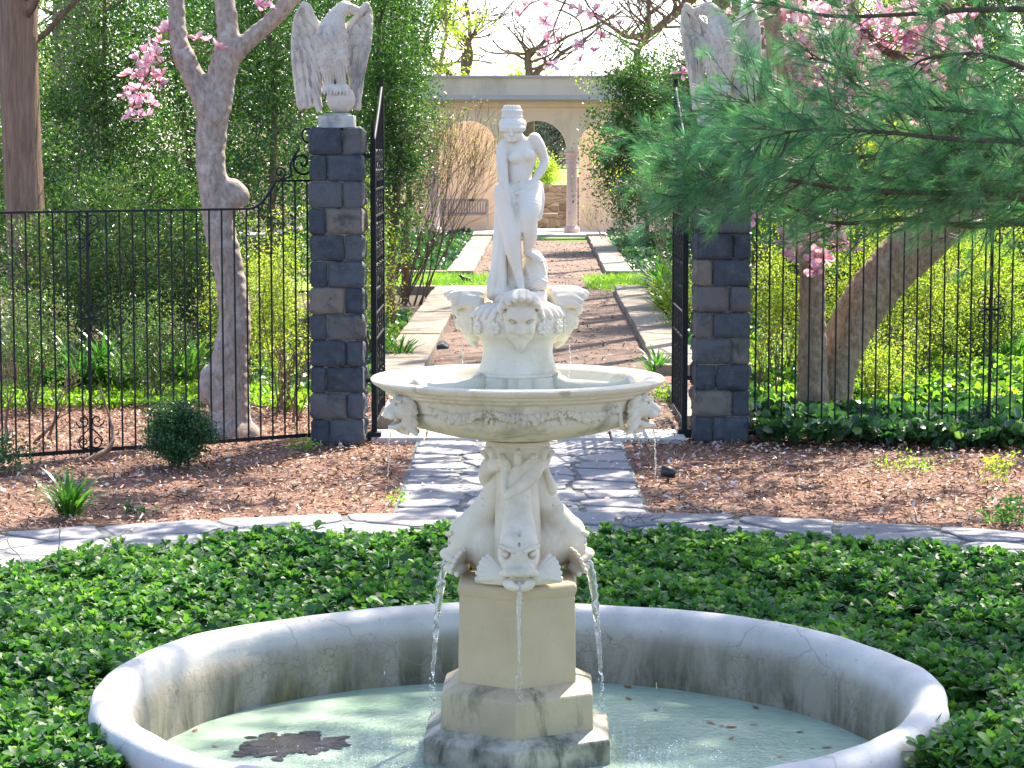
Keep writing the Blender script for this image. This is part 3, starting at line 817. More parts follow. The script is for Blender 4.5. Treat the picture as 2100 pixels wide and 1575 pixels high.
flathex("middle_step", [(138, 1383), (173, 1401), (176, 1406), (178, 1483)], M['tier'], .003)
flathex("shaft", [(120, 1180), (134, 1184), (138.5, 1190), (139, 1198), (136.5, 1206), (134, 1210), (135, 1215), (137.5, 1392)], M['shaft'], .004)
Sd = make_dolphin(); dz = Sd.mesh("dolphin", 1 / ppm(FY, .8))
for k, a in enumerate((0, 116, -116)):
    o = link("dolphin", dz, M['marble'], fountain)
    o.location = (0, 0, zf(1186)); o.rotation_euler = (0, 0, R(a + 1))
mb = MB(); mb.lathe(prof([(60, 1190), (50, 1150), (46, 1040), (44, 1000), (48, 960), (54, 940)]), 40)
mb.build("stem", M['marble'], fountain, smooth=True)
# capital with leaves
S = Sculpt((-86, -86, -8), (86, 86, 72), 1.6)
S.cap((0, 0, 0), (0, 0, 40), 40, 56, 4); S.cap((0, 0, 40), (0, 0, 56), 56, 62, 4)
S.cap((0, 0, 57), (0, 0, 58), 66, 66, 2, sq=(1, 1, .1)); S.cap((0, 0, 64), (0, 0, 65), 70, 70, 2, sq=(1, 1, .06))
for k in range(12):
    a = 2 * pi * k / 12; c, s_ = math.cos(a), math.sin(a); big = k % 2 == 0
    S.chain([(c * 46, s_ * 46, -2 if big else 14, 7), (c * 54, s_ * 54, 16 if big else 28, 10), (c * 62, s_ * 62, 34 if big else 44, 9), (c * 71, s_ * 71, 38 if big else 48, 6)], 2.5, n=3)
    if big:
        for j in (-1, 1):
            a2 = a + j * .17; S.chain([(math.cos(a2) * 50, math.sin(a2) * 50, 8, 6), (math.cos(a2) * 60, math.sin(a2) * 60, 24, 6), (math.cos(a2) * 66, math.sin(a2) * 66, 30, 4)], 2, n=3)
            S.ell((math.cos(a2) * 62, math.sin(a2) * 62, 14), (4, 4, 5), 1.5, sub=True)
o = link("capital", S.mesh("capital", 1 / ppm(FY, 1.2)), M['marble'], fountain); o.location = (0, 0, zf(966))
# bowl
mb = MB()
mb.lathe(prof([(60, 893), (75, 897), (110, 893), (150, 886), (190, 876), (215, 868), (232, 860), (243, 851), (248, 843), (249, 837), (246, 832), (249, 831), (252, 829), (255, 815), (259, 806), (268, 803), (272, 800), (272, 796), (278, 795), (284, 791), (285, 788), (290, 787), (297, 783), (301, 778), (301.5, 775), (299, 772.3), (290, 771.2), (272, 771.5), (262, 773.5), (254, 779), (248, 788), (240, 798), (225, 804), (200, 807), (140, 807), (95, 806), (0, 806)]), 160)
bowl = mb.build("bowl", M['bowlstone'], fountain, smooth=True, angle=40)
mb = MB(); mb.lathe(prof([(116, 806), (104, 800), (96, 788), (92, 776), (92, 771), (89, 768.5), (70, 768)]), 72); mb.build("hub", M['bowlstone'], bowl, smooth=True, angle=40)
mbw = MB()
mbw.lathe([(rf(92, 790), zf(797)), (rf(243, 790), zf(797))], 96)
wat_bowl = mbw
for a in (-61, 61, 180):
    mb = MB(); ca, sa = math.cos(R(a - 90 + 3)), math.sin(R(a - 90 + 3))
    pts = [(ca * rf(r, 790), sa * rf(r, 790), zf(y)) for r, y in ((85, 786), (110, 789), (150, 791), (200, 790), (235, 786), (255, 780))]
    mb.tube(pts, [rf(r, 790) for r in (26, 18, 14, 14, 18, 22)], 14); mb.build("rib", M['bowlstone'], bowl, smooth=True)
Sl = make_lion(); lm = Sl.mesh("lion_head", 1 / ppm(FY, 1.3) * 0.98)
for a in (-61, 61, 180):
    o = link("lion_head", lm, M['marble'], bowl); a2 = R(a + 3.5)
    r = rf(252, 840); o.location = (math.sin(a2) * r, -math.cos(a2) * r, zf(866)); o.rotation_euler = (0, 0, a2)
    mb = MB(); pts = []
    for i in range(19):
        th_ = R(-20 + i * 220 / 18 - 90); pts.append((rf(45, 840) * math.cos(th_) * -1, rf(6, 840), rf(38, 840) + rf(42, 840) * math.sin(th_ + pi)))
    mb.tube(pts, rf(5, 840), 8)
    q_ = mb.build("lion_frame", M['bowlstone'], bowl, smooth=True); q_.location = o.location; q_.rotation_euler = o.rotation_euler
# garlands
def bump_ball(mb, c, r):
    mb.lathe([(0.0001, -r), (r * .7, -r * .7), (r, 0), (r * .7, r * .7), (0.0001, r)], 8, c)
for b_ in (0, 120, 240):
    for k in range(3):
        mb = MB(); a0 = b_ - 60 + 12 + k * 32; a1 = a0 + 32
        for i in range(26):
            t_ = (i + .5) / 26; a = R(a0 + (a1 - a0) * t_ + 3.5); sag = 4 * t_ * (1 - t_)
            y = 813 + 21 * sag; r = rf(256 - 0.2 * (y - 815), 830)
            wd = 2.6 + 6.2 * sag ** 2
            for j in range(3 if sag > .4 else 1):
                yy = y + random.uniform(-1, 1) * wd * .9 * (sag > .4)
                rr = rf(random.uniform(.8, 1.35) * (2.8 + 3.4 * sag), 830); aa = a + R(random.uniform(-.7, .7))
                bump_ball(mb, (math.sin(aa) * r, -math.cos(aa) * r, zf(yy)), rr)
        if k:
            for i in range(9):
                a = R(a0 + 3.5 + random.uniform(-1.6, 1.6)); yy = 820 + i * 2.6; r = rf(254, 830)
                bump_ball(mb, (math.sin(a) * r, -math.cos(a) * r, zf(yy)), rf(random.uniform(3, 5.5), 830))
        mb.build("garland", M['bowlstone'], bowl, smooth=True)
# upper pedestal
mb = MB()
mb.lathe(prof([(86, 770), (88, 766), (86, 763), (80, 761), (80.5, 757), (78, 750), (74, 738), (71.5, 722), (72, 708), (76, 697), (82, 690), (88, 686), (90, 680), (92, 660), (93, 648), (90, 640), (84, 634), (76, 628), (66, 624), (0, 622)]), 96)
ped = mb.build("upper_pedestal", M['marble'], fountain, smooth=True, angle=45)
S = Sculpt((-104, -104, -2), (104, 104, 36), 1.6)     # scalloped shell collar
for k in range(28):
    a = 2 * pi * (k + .5) / 28; c, s_ = math.cos(a), math.sin(a)
    S.chain([(c * 60, s_ * 60, 26, 8), (c * 82, s_ * 82, 17, 8.5), (c * 93, s_ * 93, 7, 6)], 2.5, n=3)
o = link("shell_collar", S.mesh("shell_collar", 1 / ppm(FY, 1.75)), M['marble'], ped); o.location = (0, 0, zf(652))
mm = make_mask().mesh("mask", 1 / ppm(FY, 1.7) * 1.04)
for a in (3, 115, -109):
    o = link("satyr_mask", mm, M['marble'], ped); r = rf(72 if a == 3 else 80, 660)
    o.location = (math.sin(R(a)) * r, -math.cos(R(a)) * r, zf(705)); o.rotation_euler = (0, 0, R(a))
S = Sculpt((-22, -12, -22), (22, 8, 22), .9)
S.cap((0, 0, 0), (0, 1, 0), 15, 15, 2, sq=(1, .25, 1))
for k in range(8):
    a = 2 * pi * k / 8; S.ell((math.cos(a) * 10, -4, math.sin(a) * 10), (6.5, 3.2, 4.6), 1.2, rot=np.array(Matrix.Rotation(-a, 3, 'Y')))
S.ell((0, -6, 0), (4, 4, 4), 1)
rm = S.mesh("rosette", 1 / ppm(FY, 1.7) * .98)
for a in (-31, -60, 33, 62, 88, -86, 150, 180, -150):
    o = link("rosette", rm, M['marble'], ped); r = rf(91, 665)
    o.location = (math.sin(R(a)) * r, -math.cos(R(a)) * r, zf(667)); o.rotation_euler = (0, 0, R(a))
# the figure
woman = thing("statue", "white stone statue of a draped woman looking down, on top of the fountain", "statue", (at(1066, 612, FY).x, FY, zf(622)))
sw = 1 / ppm(FY, 2.1)
mb = MB(); P_ = [(0, 0), (55, 0), (56, 2), (56, 18), (54.5, 20), (55.5, 21.5), (54, 25), (50, 27), (0, 28)]
mb.lathe([(r * sw, z * sw) for r, z in P_], 72)
o = mb.build("plinth", M['statue'], woman, smooth=True, angle=40); o.scale = (1, .82, 1)
o = link("figure", make_woman().mesh("figure", sw), M['statue'], woman); o.location = (0, 0, 2 * sw)

# ------------------------------------------------------------------ pool
def pool_mat():
    m, t, b, N = newmat("pool_concrete")
    sx = N("ShaderNodeSeparateXYZ"); t.links.new(coords(t), sx.inputs[0])
    c = ramp(t, [(0.35, (0.37, 0.36, 0.345)), (0.7, (0.50, 0.485, 0.46))], noise(t, 4, 6)).outputs[0]
    inner = mapr(t, sx.outputs[2], 0.325, 0.265)
    lower = mapr(t, sx.outputs[2], 0.31, 0.11)
    c = mix(t, c, (0.27, 0.235, 0.175), math_n(t, 'MULTIPLY', inner, .9))
    al = math_n(t, 'MULTIPLY', mapr(t, noise(t, 1.0, 8, 0.72, coords(t, (5, 5, 1.6)), .4), 0.41, 0.60), math_n(t, 'ADD', math_n(t, 'MULTIPLY', lower, .8), math_n(t, 'MULTIPLY', inner, .25)))
    c = mix(t, c, (0.085, 0.08, 0.045), al)
    gr = math_n(t, 'MULTIPLY', mapr(t, noise(t, 3.0, 6, 0.7), 0.5, 0.66), math_n(t, 'MULTIPLY', lower, .8))
    c = mix(t, c, (0.16, 0.16, 0.045), gr)
    sp = mapr(t, noise(t, 55, 3, .6), 0.66, 0.72, 0, .55)
    c = mix(t, c, (0.12, 0.12, 0.12), sp)
    # fine cracks
    v = N("ShaderNodeTexVoronoi", feature='DISTANCE_TO_EDGE'); v.inputs["Scale"].default_value = 21
    nz = N("ShaderNodeTexNoise"); nz.inputs["Scale"].default_value = 9; t.links.new(coords(t), nz.inputs["Vector"])
    mv = N("ShaderNodeMix", data_type='VECTOR'); mv.inputs[0].default_value = .12
    t.links.new(coords(t), mv.inputs[4]); t.links.new(nz.outputs["Color"], mv.inputs[5]); t.links.new(mv.outputs[1], v.inputs["Vector"])
    cr = math_n(t, 'MULTIPLY', mapr(t, v.outputs["Distance"], 0.045, 0.008), math_n(t, 'MULTIPLY', inner, mapr(t, noise(t, 2.2, 3), .45, .6)))
    c = mix(t, c, (0.13, 0.115, 0.08), math_n(t, 'MULTIPLY', cr, .75))
    v2 = N("ShaderNodeTexVoronoi", feature='DISTANCE_TO_EDGE'); v2.inputs["Scale"].default_value = 1.35; t.links.new(mv.outputs[1], v2.inputs["Vector"])
    cr2 = mapr(t, v2.outputs["Distance"], 0.006, 0.002)
    c = mix(t, c, (0.2, 0.19, 0.18), math_n(t, 'MULTIPLY', cr2, .5))
    t.links.new(c, b.inputs["Base Color"]); b.inputs["Roughness"].default_value = 0.7
    bump(t, b, noise(t, 40, 8, .7), 0.4, 0.006)
    return m
M['pool'] = pool_mat()
PY, WZ = 8.85, 0.072
mb = MB()
mb.lathe([(1.60, -.1), (1.61, .2), (1.622, .265), (1.622, .31), (1.612, .338), (1.588, .356), (1.555, .362), (1.522, .357), (1.495, .342), (1.479, .318), (1.472, .285), (1.468, .255), (1.456, .23), (1.448, .18), (1.445, .0), (1.44, -.12)], 220)
vs = np.array(mb.v); ang = np.arctan2(vs[:, 1], vs[:, 0])
wb = .006 * np.sin(ang * 5 + 1) + .004 * np.sin(ang * 13) + .003 * np.sin(ang * 31 + vs[:, 2] * 9)
vs[:, 0] += np.cos(ang) * wb - .02 * np.cos(ang); vs[:, 1] += np.sin(ang) * wb - .02 * np.sin(ang); vs[:, 2] += .004 * np.sin(ang * 7 + 2) + .038 * (vs[:, 2] > .1)
mb.v = [tuple(v) for v in vs]
basin = mb.build("pool_basin", M['pool'], smooth=True)
basin.location = (FX, PY, 0)
tag(basin, "round low concrete pool wall with a thick white rim around the fountain", "pool")

def water_mat():
    m, t, b, N = newmat("pool_water")
    P = coords(t)
    d = N("ShaderNodeVectorMath", operation='DISTANCE'); d.inputs[1].default_value = (FX, FY - .25, 0.072); t.links.new(P, d.inputs[0])
    near = mapr(t, d.outputs["Value"], 1.25, .30)
    c = ramp(t, [(0.35, (0.24, 0.35, 0.26)), (0.65, (0.35, 0.45, 0.35))], noise(t, 2.2, 4)).outputs[0]
    t.links.new(c, b.inputs["Base Color"])
    b.inputs["Roughness"].default_value = 0.04; b.inputs["IOR"].default_value = 1.33; b.inputs["Specular IOR Level"].default_value = .5
    mp = N("ShaderNodeMapping"); mp.inputs["Scale"].default_value = (1, 1.0, 1); t.links.new(P, mp.inputs[0])
    n1 = noise(t, 26, 3, .55, mp.outputs[0], .6); n2 = noise(t, 9, 2, .5, mp.outputs[0], .3); n3 = noise(t, 75, 2, .5, mp.outputs[0], .3)
    h = math_n(t, 'ADD', math_n(t, 'MULTIPLY', math_n(t, 'ADD', n1, math_n(t, 'MULTIPLY', n3, .35)), mapr(t, near, 0, 1, .15, 4.0)), math_n(t, 'MULTIPLY', n2, .35))
    bump(t, b, h, 0.55, 0.024)
    return m
M['water'] = water_mat()
mb = MB(); mb.lathe([(0.0, WZ), (.6, WZ), (1.0, WZ), (1.436, WZ)], 96)
o = tag(mb.build("water", M['water'], smooth=True), kind='structure'); o.location = (FX, PY, 0)
o = tag(wat_bowl.build("bowl_water", M['water']), kind='structure'); o.location = (FX, FY, 0)

# water streams
m, t, b, N = newmat("falling_water")
b.inputs["Base Color"].default_value = (.95, .98, 1, 1); b.inputs["Transmission Weight"].default_value = 0.9; b.inputs["Roughness"].default_value = .08; b.inputs["IOR"].default_value = 1.33
bump(t, b, noise(t, 60, 3, .5, coords(t, (1, 1, .4))), .6, .01)
M['stream'] = m
def stream(p0, p1, r0, r1, label, seed, breakup=.45, splash=0):
    rd = random.Random(seed); mb = MB(); n = 26; p0, p1 = Vector(p0), Vector(p1)
    def pos(t_):
        p = p0.lerp(p1, 0); h = p1 - p0
        s_ = math.sqrt(t_)
        return Vector((p0.x + h.x * s_, p0.y + h.y * s_, p0.z + h.z * t_))
    pts, rad = [], []
    for i in range(n + 1):
        t_ = i / n * breakup
        pts.append(pos(t_) + Vector((rd.gauss(0, .0016), rd.gauss(0, .0016), 0)) * (i > 1)); rad.append((r0 + (r1 - r0) * (i / n)) * rd.uniform(.75, 1.25))
    mb.tube(pts, rad, 8)
    k = breakup
    while k < 1:
        p = pos(k) + Vector((rd.gauss(0, .003), rd.gauss(0, .003), 0)) * (1 + 2 * k); L = rd.uniform(.006, .03); rr = r1 * rd.uniform(.45, 1.1)
        mb.tube([p, p - Vector((0, 0, L * .3)), p - Vector((0, 0, L * .8)), p - Vector((0, 0, L))], [rr * .2, rr, rr * .8, rr * .15], 6)
        k += rd.uniform(.009, .026) * (1 if splash or r0 > .004 else 7)
    if splash:
        for i in range(splash):
            a = rd.uniform(0, 2 * pi); q = rd.random(); rr = rd.uniform(.0012, .0032)
            mb.lathe([(.0001, -rr), (rr * .8, -rr * .5), (rr, 0), (rr * .7, rr * .6), (.0001, rr)], 6, (p1.x + math.cos(a) * .09 * q, p1.y + math.sin(a) * .09 * q, p1.z + .004 + rd.random() ** 2 * .07 * (1.2 - q)))
    o = mb.build("water_stream", M['stream'], smooth=True)
    return tag(o, label, "water stream")
zd = zf(1186); sd = 1 / ppm(FY, .8)
for a, lab, sp in ((1, "thin water stream falling from the front dolphin's mouth onto the pedestal", 0), (117, "water stream pouring from the dolphin mouth on the right side of the fountain", 1), (-115, "water stream pouring from the dolphin mouth on the left side of the fountain", 2)):
    s_, c_ = math.sin(R(a)), -math.cos(R(a)); r = 160 * sd
    p0 = (FX + s_ * r, FY + c_ * r, zd + 24 * sd)
    if sp == 0: stream(p0, (p0[0] - .002, p0[1] - .012, zf(1425)), .0085, .0035, lab, 3, .62, 14)
    else: stream(p0, (FX + s_ * (r + .085), FY + c_ * (r + .085), WZ), .018, .006, lab, 5 + sp, .64, 46)
for a, lab in ((-57.5, "thin dribble of water from the lion mouth on the bowl's left side"), (64.5, "thin dribble of water from the lion mouth on the bowl's right side")):
    r = rf(300, 840); s_, c_ = math.sin(R(a)), -math.cos(R(a))
    stream((FX + s_ * r, FY + c_ * r, zf(866)), (FX + s_ * (r + .03), FY + c_ * (r + .03), WZ), .0028, .0022, lab, int(abs(a)), .13)
for a, lab in ((115, "fine thread of water under the satyr mask on the right of the upper pedestal"), (-109, "fine thread of water under the satyr mask on the left of the upper pedestal")):
    r = rf(118, 700); s_, c_ = math.sin(R(a)), -math.cos(R(a))
    stream((FX + s_ * r, FY + c_ * r, zf(702)), (FX + s_ * r * 1.03, FY + c_ * r * 1.03, zf(797)), .0018, .0015, lab, int(abs(a)), .6)

# ------------------------------------------------------------------ gate pillars with eagles
def pillar_mat():
    m, t, b, N = newmat("dark_trap_rock")
    a = N("ShaderNodeAttribute", attribute_name="rnd")
    c = ramp(t, [(0, (0.034, 0.044, 0.060)), (.5, (0.066, 0.078, 0.096)), (.8, (0.088, 0.090, 0.097)), (1, (0.19, 0.16, 0.125))], a.outputs["Fac"]).outputs[0]
    n1 = noise(t, 11, 8, .7)
    c = mix(t, c, (0.115, 0.11, 0.108), mapr(t, n1, 0.52, 0.75, 0, .7))
    c = mix(t, c, (0.014, 0.018, 0.024), mapr(t, noise(t, 5, 6, .7), 0.50, 0.68, 0, .8)); c = mix(t, c, (0.17, 0.175, 0.18), mapr(t, noise(t, 34, 8, .75), 0.56, 0.74, 0, .55))
    t.links.new(c, b.inputs["Base Color"]); b.inputs["Roughness"].default_value = 0.75
    bump(t, b, noise(t, 38, 8, .75), 0.9, 0.012)
    return m
M['trap'] = pillar_mat()
M['mortar'] = stone_mat("mortar", (0.14, 0.12, 0.095), (0.22, 0.19, 0.15), 30, 0.95)
def rough_block(c, d, seed, amp=.012):
    r_ = np.random.default_rng(seed); V, F = [], []
    ph = r_.uniform(0, 9, 9)
    def nz(P):
        x, y, z = P.T * 11
        return (np.sin(x * 1.1 + ph[0] + 1.7 * np.sin(z * .8 + ph[1])) * np.sin(z * 1.3 + ph[2] + y) + .6 * np.sin(x * 2.7 + z * 1.9 + ph[3]) * np.sin(y * 2.5 + z * 2.2 + ph[4])
                + .35 * np.sin(x * 5.3 + ph[5] + 2 * np.sin(z * 3)) * np.sin(z * 6.1 + y * 5 + ph[6]))
    for ax in range(3):
        for s_ in (-1, 1):
            u, v = (ax + 1) % 3, (ax + 2) % 3
            nu, nv = max(3, int(d[u] / .022)), max(3, int(d[v] / .022))
            A, B = np.meshgrid(np.linspace(-1, 1, nu), np.linspace(-1, 1, nv), indexing='ij')
            P = np.zeros((nu * nv, 3)); P[:, u] = A.ravel() * d[u] / 2; P[:, v] = B.ravel() * d[v] / 2; P[:, ax] = s_ * d[ax] / 2
            eu = (1 - np.abs(P[:, u]) / (d[u] / 2)) * d[u] / 2; ev = (1 - np.abs(P[:, v]) / (d[v] / 2)) * d[v] / 2
            e = np.clip(np.minimum(eu, ev) / .028, 0, 1); e = e * (2 - e)
            P[:, ax] += s_ * (e * (.016 + amp * nz(P + c) + .004 * np.sin(P[:, u] * 90 + 3 * np.sin(P[:, v] * 40)) * np.sin(P[:, v] * 70)) - .004)
            n0 = sum(len(x) for x in V); V.append(P + c)
            I, J = np.meshgrid(np.arange(nu - 1), np.arange(nv - 1), indexing='ij'); q = (I * nv + J).ravel() + n0
            f = np.stack([q, q + nv, q + nv + 1, q + 1], 1)
            F.append(f if s_ > 0 else f[:, ::-1])
    return np.concatenate(V), np.concatenate(F)
def pillar(x0, x1, yf, H, seed, label):
    wd = x1 - x0; root = thing("gate_pillar", label, "gate pillar", ((x0 + x1) / 2, yf + wd / 2, 0), 0, "stone gate pillars")
    r_ = random.Random(seed); V, F, A, n0 = [], [], [], 0; nc = 12; ch = H / nc
    for i in range(nc):
        tp = 1 - .0 * i; f = (.34, .64)[i % 2] + r_.uniform(-.05, .05); z = ch * (i + .5)
        sp = [(-wd / 2, -wd / 2 + wd * f), (-wd / 2 + wd * f, wd / 2)]
        for a, b_ in sp:
            v, f_ = rough_block(np.array(((a + b_) / 2, r_.uniform(-.006, .006), z)), np.array((b_ - a - .013, wd - .012, ch - .013)), r_.randint(0, 9999))
            V.append(v); F.append(f_ + n0); n0 += len(v); A.append(np.full(len(f_), r_.random() ** 1.3))
    link("stonework", mesh_np("stonework", np.concatenate(V), np.concatenate(F), True, facernd=np.concatenate(A)), M['trap'], root)
    mb = MB(); mb.box((0, 0, H / 2 - .03), (wd - .044, wd - .044, H + .02)); mb.build("mortar", M['mortar'], root)
    return root
pillar(-1.615, -1.192, 19.1, 2.545, 5, "dark rough stone gate pillar left of the fountain, clear of the pine bough")
pillar(1.487, 1.930, 19.3, 2.55, 9, "dark rough stone gate pillar half covered by the green pine bough")
em = make_eagle().mesh("eagle", 1 / ppm(19.3, 3), 0)
se = 1 / ppm(19.3, 3)
def eagle(x, y, z0, flip, label):
    root = thing("eagle_statue", label, "eagle statue", (x, y, z0), 0, "stone eagles on the gate pillars")
    o = link("eagle", em, M['eagle'], root); o.location = (0, 0, .115); o.scale = (flip, 1, 1)
    mb = MB(); n = 24
    mb.lathe([(30 * se * math.sin(pi * i / n) + 1e-5, 30 * se * (1 - math.cos(pi * i / n))) for i in range(n + 1)], 48)
    o = mb.build("ball", M['eagle'], root, smooth=True); o.location = (8 * se * flip, 0, .113)
    mb = MB(); mb.box((0, 0, .05), (.285, .285, .10)); mb.box((.005 * flip, 0, .108), (.21, .21, .018)); mb.build("plinth", M['plinth'], root, bevel=.008)
    return root
eagle(-1.405, 19.31, 2.545, 1, "pale carved stone eagle in clear view on the left pillar, gripping a ball")
eagle(1.655, 19.52, 2.55, -1, "pale carved stone eagle half hidden behind the green pine needles")

# ------------------------------------------------------------------ iron fences and gates
def spiral(c, r0, turns, a0, sgn, ux, uz, n=22, rmin=.008):
    out = []
    for i in range(n + 1):
        t_ = i / n; r = r0 * (1 - t_) + rmin * t_; a = a0 + sgn * turns * 2 * pi * t_
        out.append(Vector(c) + Vector(ux) * (r * math.cos(a)) + Vector(uz) * (r * math.sin(a)))
    return out
UZ = Vector((0, 0, 1))
def heart(mb, c, u, w_, h_, flip, rad=.006):
    """pair of C-scrolls meeting on the post, curls at both ends"""
    for s_ in (-1, 1):
        ux = Vector(u) * s_; v = UZ * flip
        r1 = w_ * .26
        top = spiral(Vector(c) + ux * (w_ * .24) + v * (h_ - r1), r1, 1.35, pi * 1.0, -1, ux, v)
        mb.tube(top, rad, 6)
        r2 = w_ * .27
        low = spiral(Vector(c) + ux * (w_ * .27) + v * r2, r2, 1.3, pi * .0, 1, ux, v)
        mb.tube(low, rad, 6)
        mb.tube(catmull([Vector(c) + ux * (w_ * .48) + v * (h_ - r1), Vector(c) + ux * (w_ * .40) + v * (h_ * .68), Vector(c) + ux * .01 + v * (h_ * .42)], 6), rad, 6)
def quad(mb, c, u, w_, rad=.006):
    for sx in (-1, 1):
        for sz in (-1, 1):
            r = w_ * .24
            mb.tube(spiral(Vector(c) + Vector(u) * (sx * w_ * .26) + UZ * (sz * w_ * .30), r, 1.35, 0 if sz > 0 else 0, sz, Vector(u) * sx, UZ), rad, 6)
            mb.tube([Vector(c) + Vector(u) * (sx * w_ * .5) + UZ * (sz * w_ * .30), Vector(c) + Vector(u) * (sx * w_ * .42) + UZ * (sz * w_ * .06), Vector(c) + UZ * 0], rad, 6)
def fence(p0, p1, nb, zt, zb, raised, orn, label, extra=()):
    """p0 at the pillar; bars at even spacing; raised = metres next to the pillar where the rail swings up"""
    p0, p1 = Vector((*p0, 0)), Vector((*p1, 0)); L = (p1 - p0).length; u = (p1 - p0) / L
    root = thing("iron_fence", label, "fence", p0, 0, "black iron fences beside the gate pillars")
    prt = lambda mb, nm, **k: mb.build(nm, M['iron'], root, **k)
    sp = .108
    def top(s_):
        if s_ < raised: return zt + .22
        if s_ < raised + .26:
            k = (s_ - raised) / .26
            return zt + .22 * (1 - k) ** 2.2
        return zt
    mb = MB()
    if raised:
        pts = [u * s_ + UZ * top(s_) for s_ in np.concatenate([[0, raised - .001], np.linspace(raised, raised + .26, 14), [L]])]
    else: pts = [UZ * zt, u * L + UZ * zt]
    for a, b_ in zip(pts[:-1], pts[1:]): mb.bar(a, b_ + (b_ - a).normalized() * .004, .028, .018)
    prt(mb, "top_rail")
    mb = MB(); mb.bar(UZ * zb, u * L + UZ * zb, .016, .03); prt(mb, "bottom_rail")
    for i in range(nb):
        s_ = .06 + sp * i
        if any(abs(s_ - o_) < .05 for o_ in orn): continue
        mb = MB(); z1 = top(s_); mb.tube([u * s_ + UZ * (zb - .02), u * s_ + UZ * (z1 - .004)], .0075, 8); prt(mb, "bar", smooth=False)
    for o_ in orn:
        mb = MB(); c = u * o_; mb.bar(c + Vector((0, .03, -.12)), c + Vector((0, .03, zt - .01)), .022); mb.bar(c + UZ * -.10, c + UZ * (zt - .01), .016); prt(mb, "post")
        mb = MB(); heart(mb, c + UZ * (zt - .31), u, .215, .29, 1); prt(mb, "scroll", smooth=True)
        mb = MB(); quad(mb, c + UZ * (zt * .57), u, .215); prt(mb, "scroll", smooth=True)
        mb = MB(); heart(mb, c + UZ * (zb + .29), u, .215, .28, -1); prt(mb, "scroll", smooth=True)
    if raised:
        mb = MB(); z0 = zt + .235
        A = u * .0
        mb.tube(spiral(u * .10 + UZ * (z0 + .13), .11, 1.5, pi * 1.0, 1, u, UZ, 34), .010, 6)
        mb.tube(spiral(u * .30 + UZ * (z0 + .055), .055, 1.4, pi * 1.5, -1, u, UZ), .009, 6)
        mb.tube(catmull([u * .30 + UZ * z0, u * .2 + UZ * (z0 + .03), u * .205 + UZ * (z0 + .12), u * .12 + UZ * (z0 + .25)], 8), .010, 6)
        mb.tube(spiral(u * .04 + UZ * (z0 + .36), .075, 1.1, pi * 1.45, 1, u, UZ), .009, 6)
        prt(mb, "scroll", smooth=True)
    return root
d_ = Vector((-3.84 + 1.60, 17.9 - 19.3))
fence((-1.60, 19.32), (-1.60 - 2.24 * 1.75, 19.32 - 1.4 * 1.75), 42, 1.905, .065, .34, (1.945, 4.2), "black iron fence with a scrolled shoulder, between the bare mulch and the left pillar")
fence((1.93, 19.45), (5.6, 19.05), 33, 1.91, .06, 0, (1.95,), "black iron fence in front of the leaning trunks, right of the right pillar")

def gate(x, y, sgn, label):
    root = thing("iron_gate", label, "gate", (x, y, 0), 0, "open iron gate leaves")
    L = 1.34; u = Vector((0.0, 1, 0)); topz = lambda s_: 2.42 + .50 * (s_ / L) ** 1.6 + .05 * math.sin(s_ / L * pi)
    P = lambda mb, nm, **k: mb.build(nm, M['iron'], root, **k)
    mb = MB(); mb.bar((0, 0, .02), (0, 0, 2.46), .045); mb.box((0, 0, .04), (.11, .11, .07)); P(mb, "hinge_stile")
    mb = MB(); mb.bar((0, L, .14), (0, L, 2.98), .038); P(mb, "free_stile")
    for z in (.14, .82, 1.03, 1.83, 2.05):
        mb = MB(); mb.bar((0, .02, z), (0, L - .02, z), .03, .014); P(mb, "rail")
    mb = MB(); mb.tube([u * s_ + UZ * topz(s_) for s_ in np.linspace(0, L, 16)], .013, 6); P(mb, "top_rail", smooth=True)
    for i in range(1, 9):
        s_ = L * i / 9; mb = MB(); mb.tube([u * s_ + UZ * .14, u * s_ + UZ * topz(s_)], .009, 6)
        if i % 2 == 0:
            for zz in (1.42, .5, 1.6, 2.2): mb.lathe([(.001, -.02), (.02, 0), (.001, .02)], 8, (0, s_, zz))
        P(mb, "bar")
    for i in range(4):
        c = u * (L * (i + .5) / 4)
        for f_, z, *q_ in ((heart, 1.10, .26, .34, 1, .009), (heart, 1.80, .26, .34, -1, .009), (quad, .93, .2, .008), (quad, 1.94, .2, .008), (heart, 2.08, .26, .30, 1, .009)):
            mb = MB(); f_(mb, c + UZ * z, u, *q_); P(mb, "scroll", smooth=True)
        for z in (.32, .62): mb = MB(); mb.tube(spiral(c + UZ * z, .10, 1.6, i, 1 if i % 2 else -1, u, UZ), .009, 6); P(mb, "scroll", smooth=True)
    mb = MB(); mb.bar((0, 0, 2.32), (-sgn * .16, -.02, 2.32), .035); mb.bar((0, 0, .5), (-sgn * .12, -.02, .5), .035); mb.tube([(0, 0, 2.22), (0, 0, 2.6)], .016, 8); P(mb, "hinge")
    return root
gate(-1.125, 19.42, 1, "open black iron gate leaf with scrollwork beside the left pillar")
gate(1.425, 19.62, -1, "open black iron gate leaf partly behind the pine needles beside the right pillar")
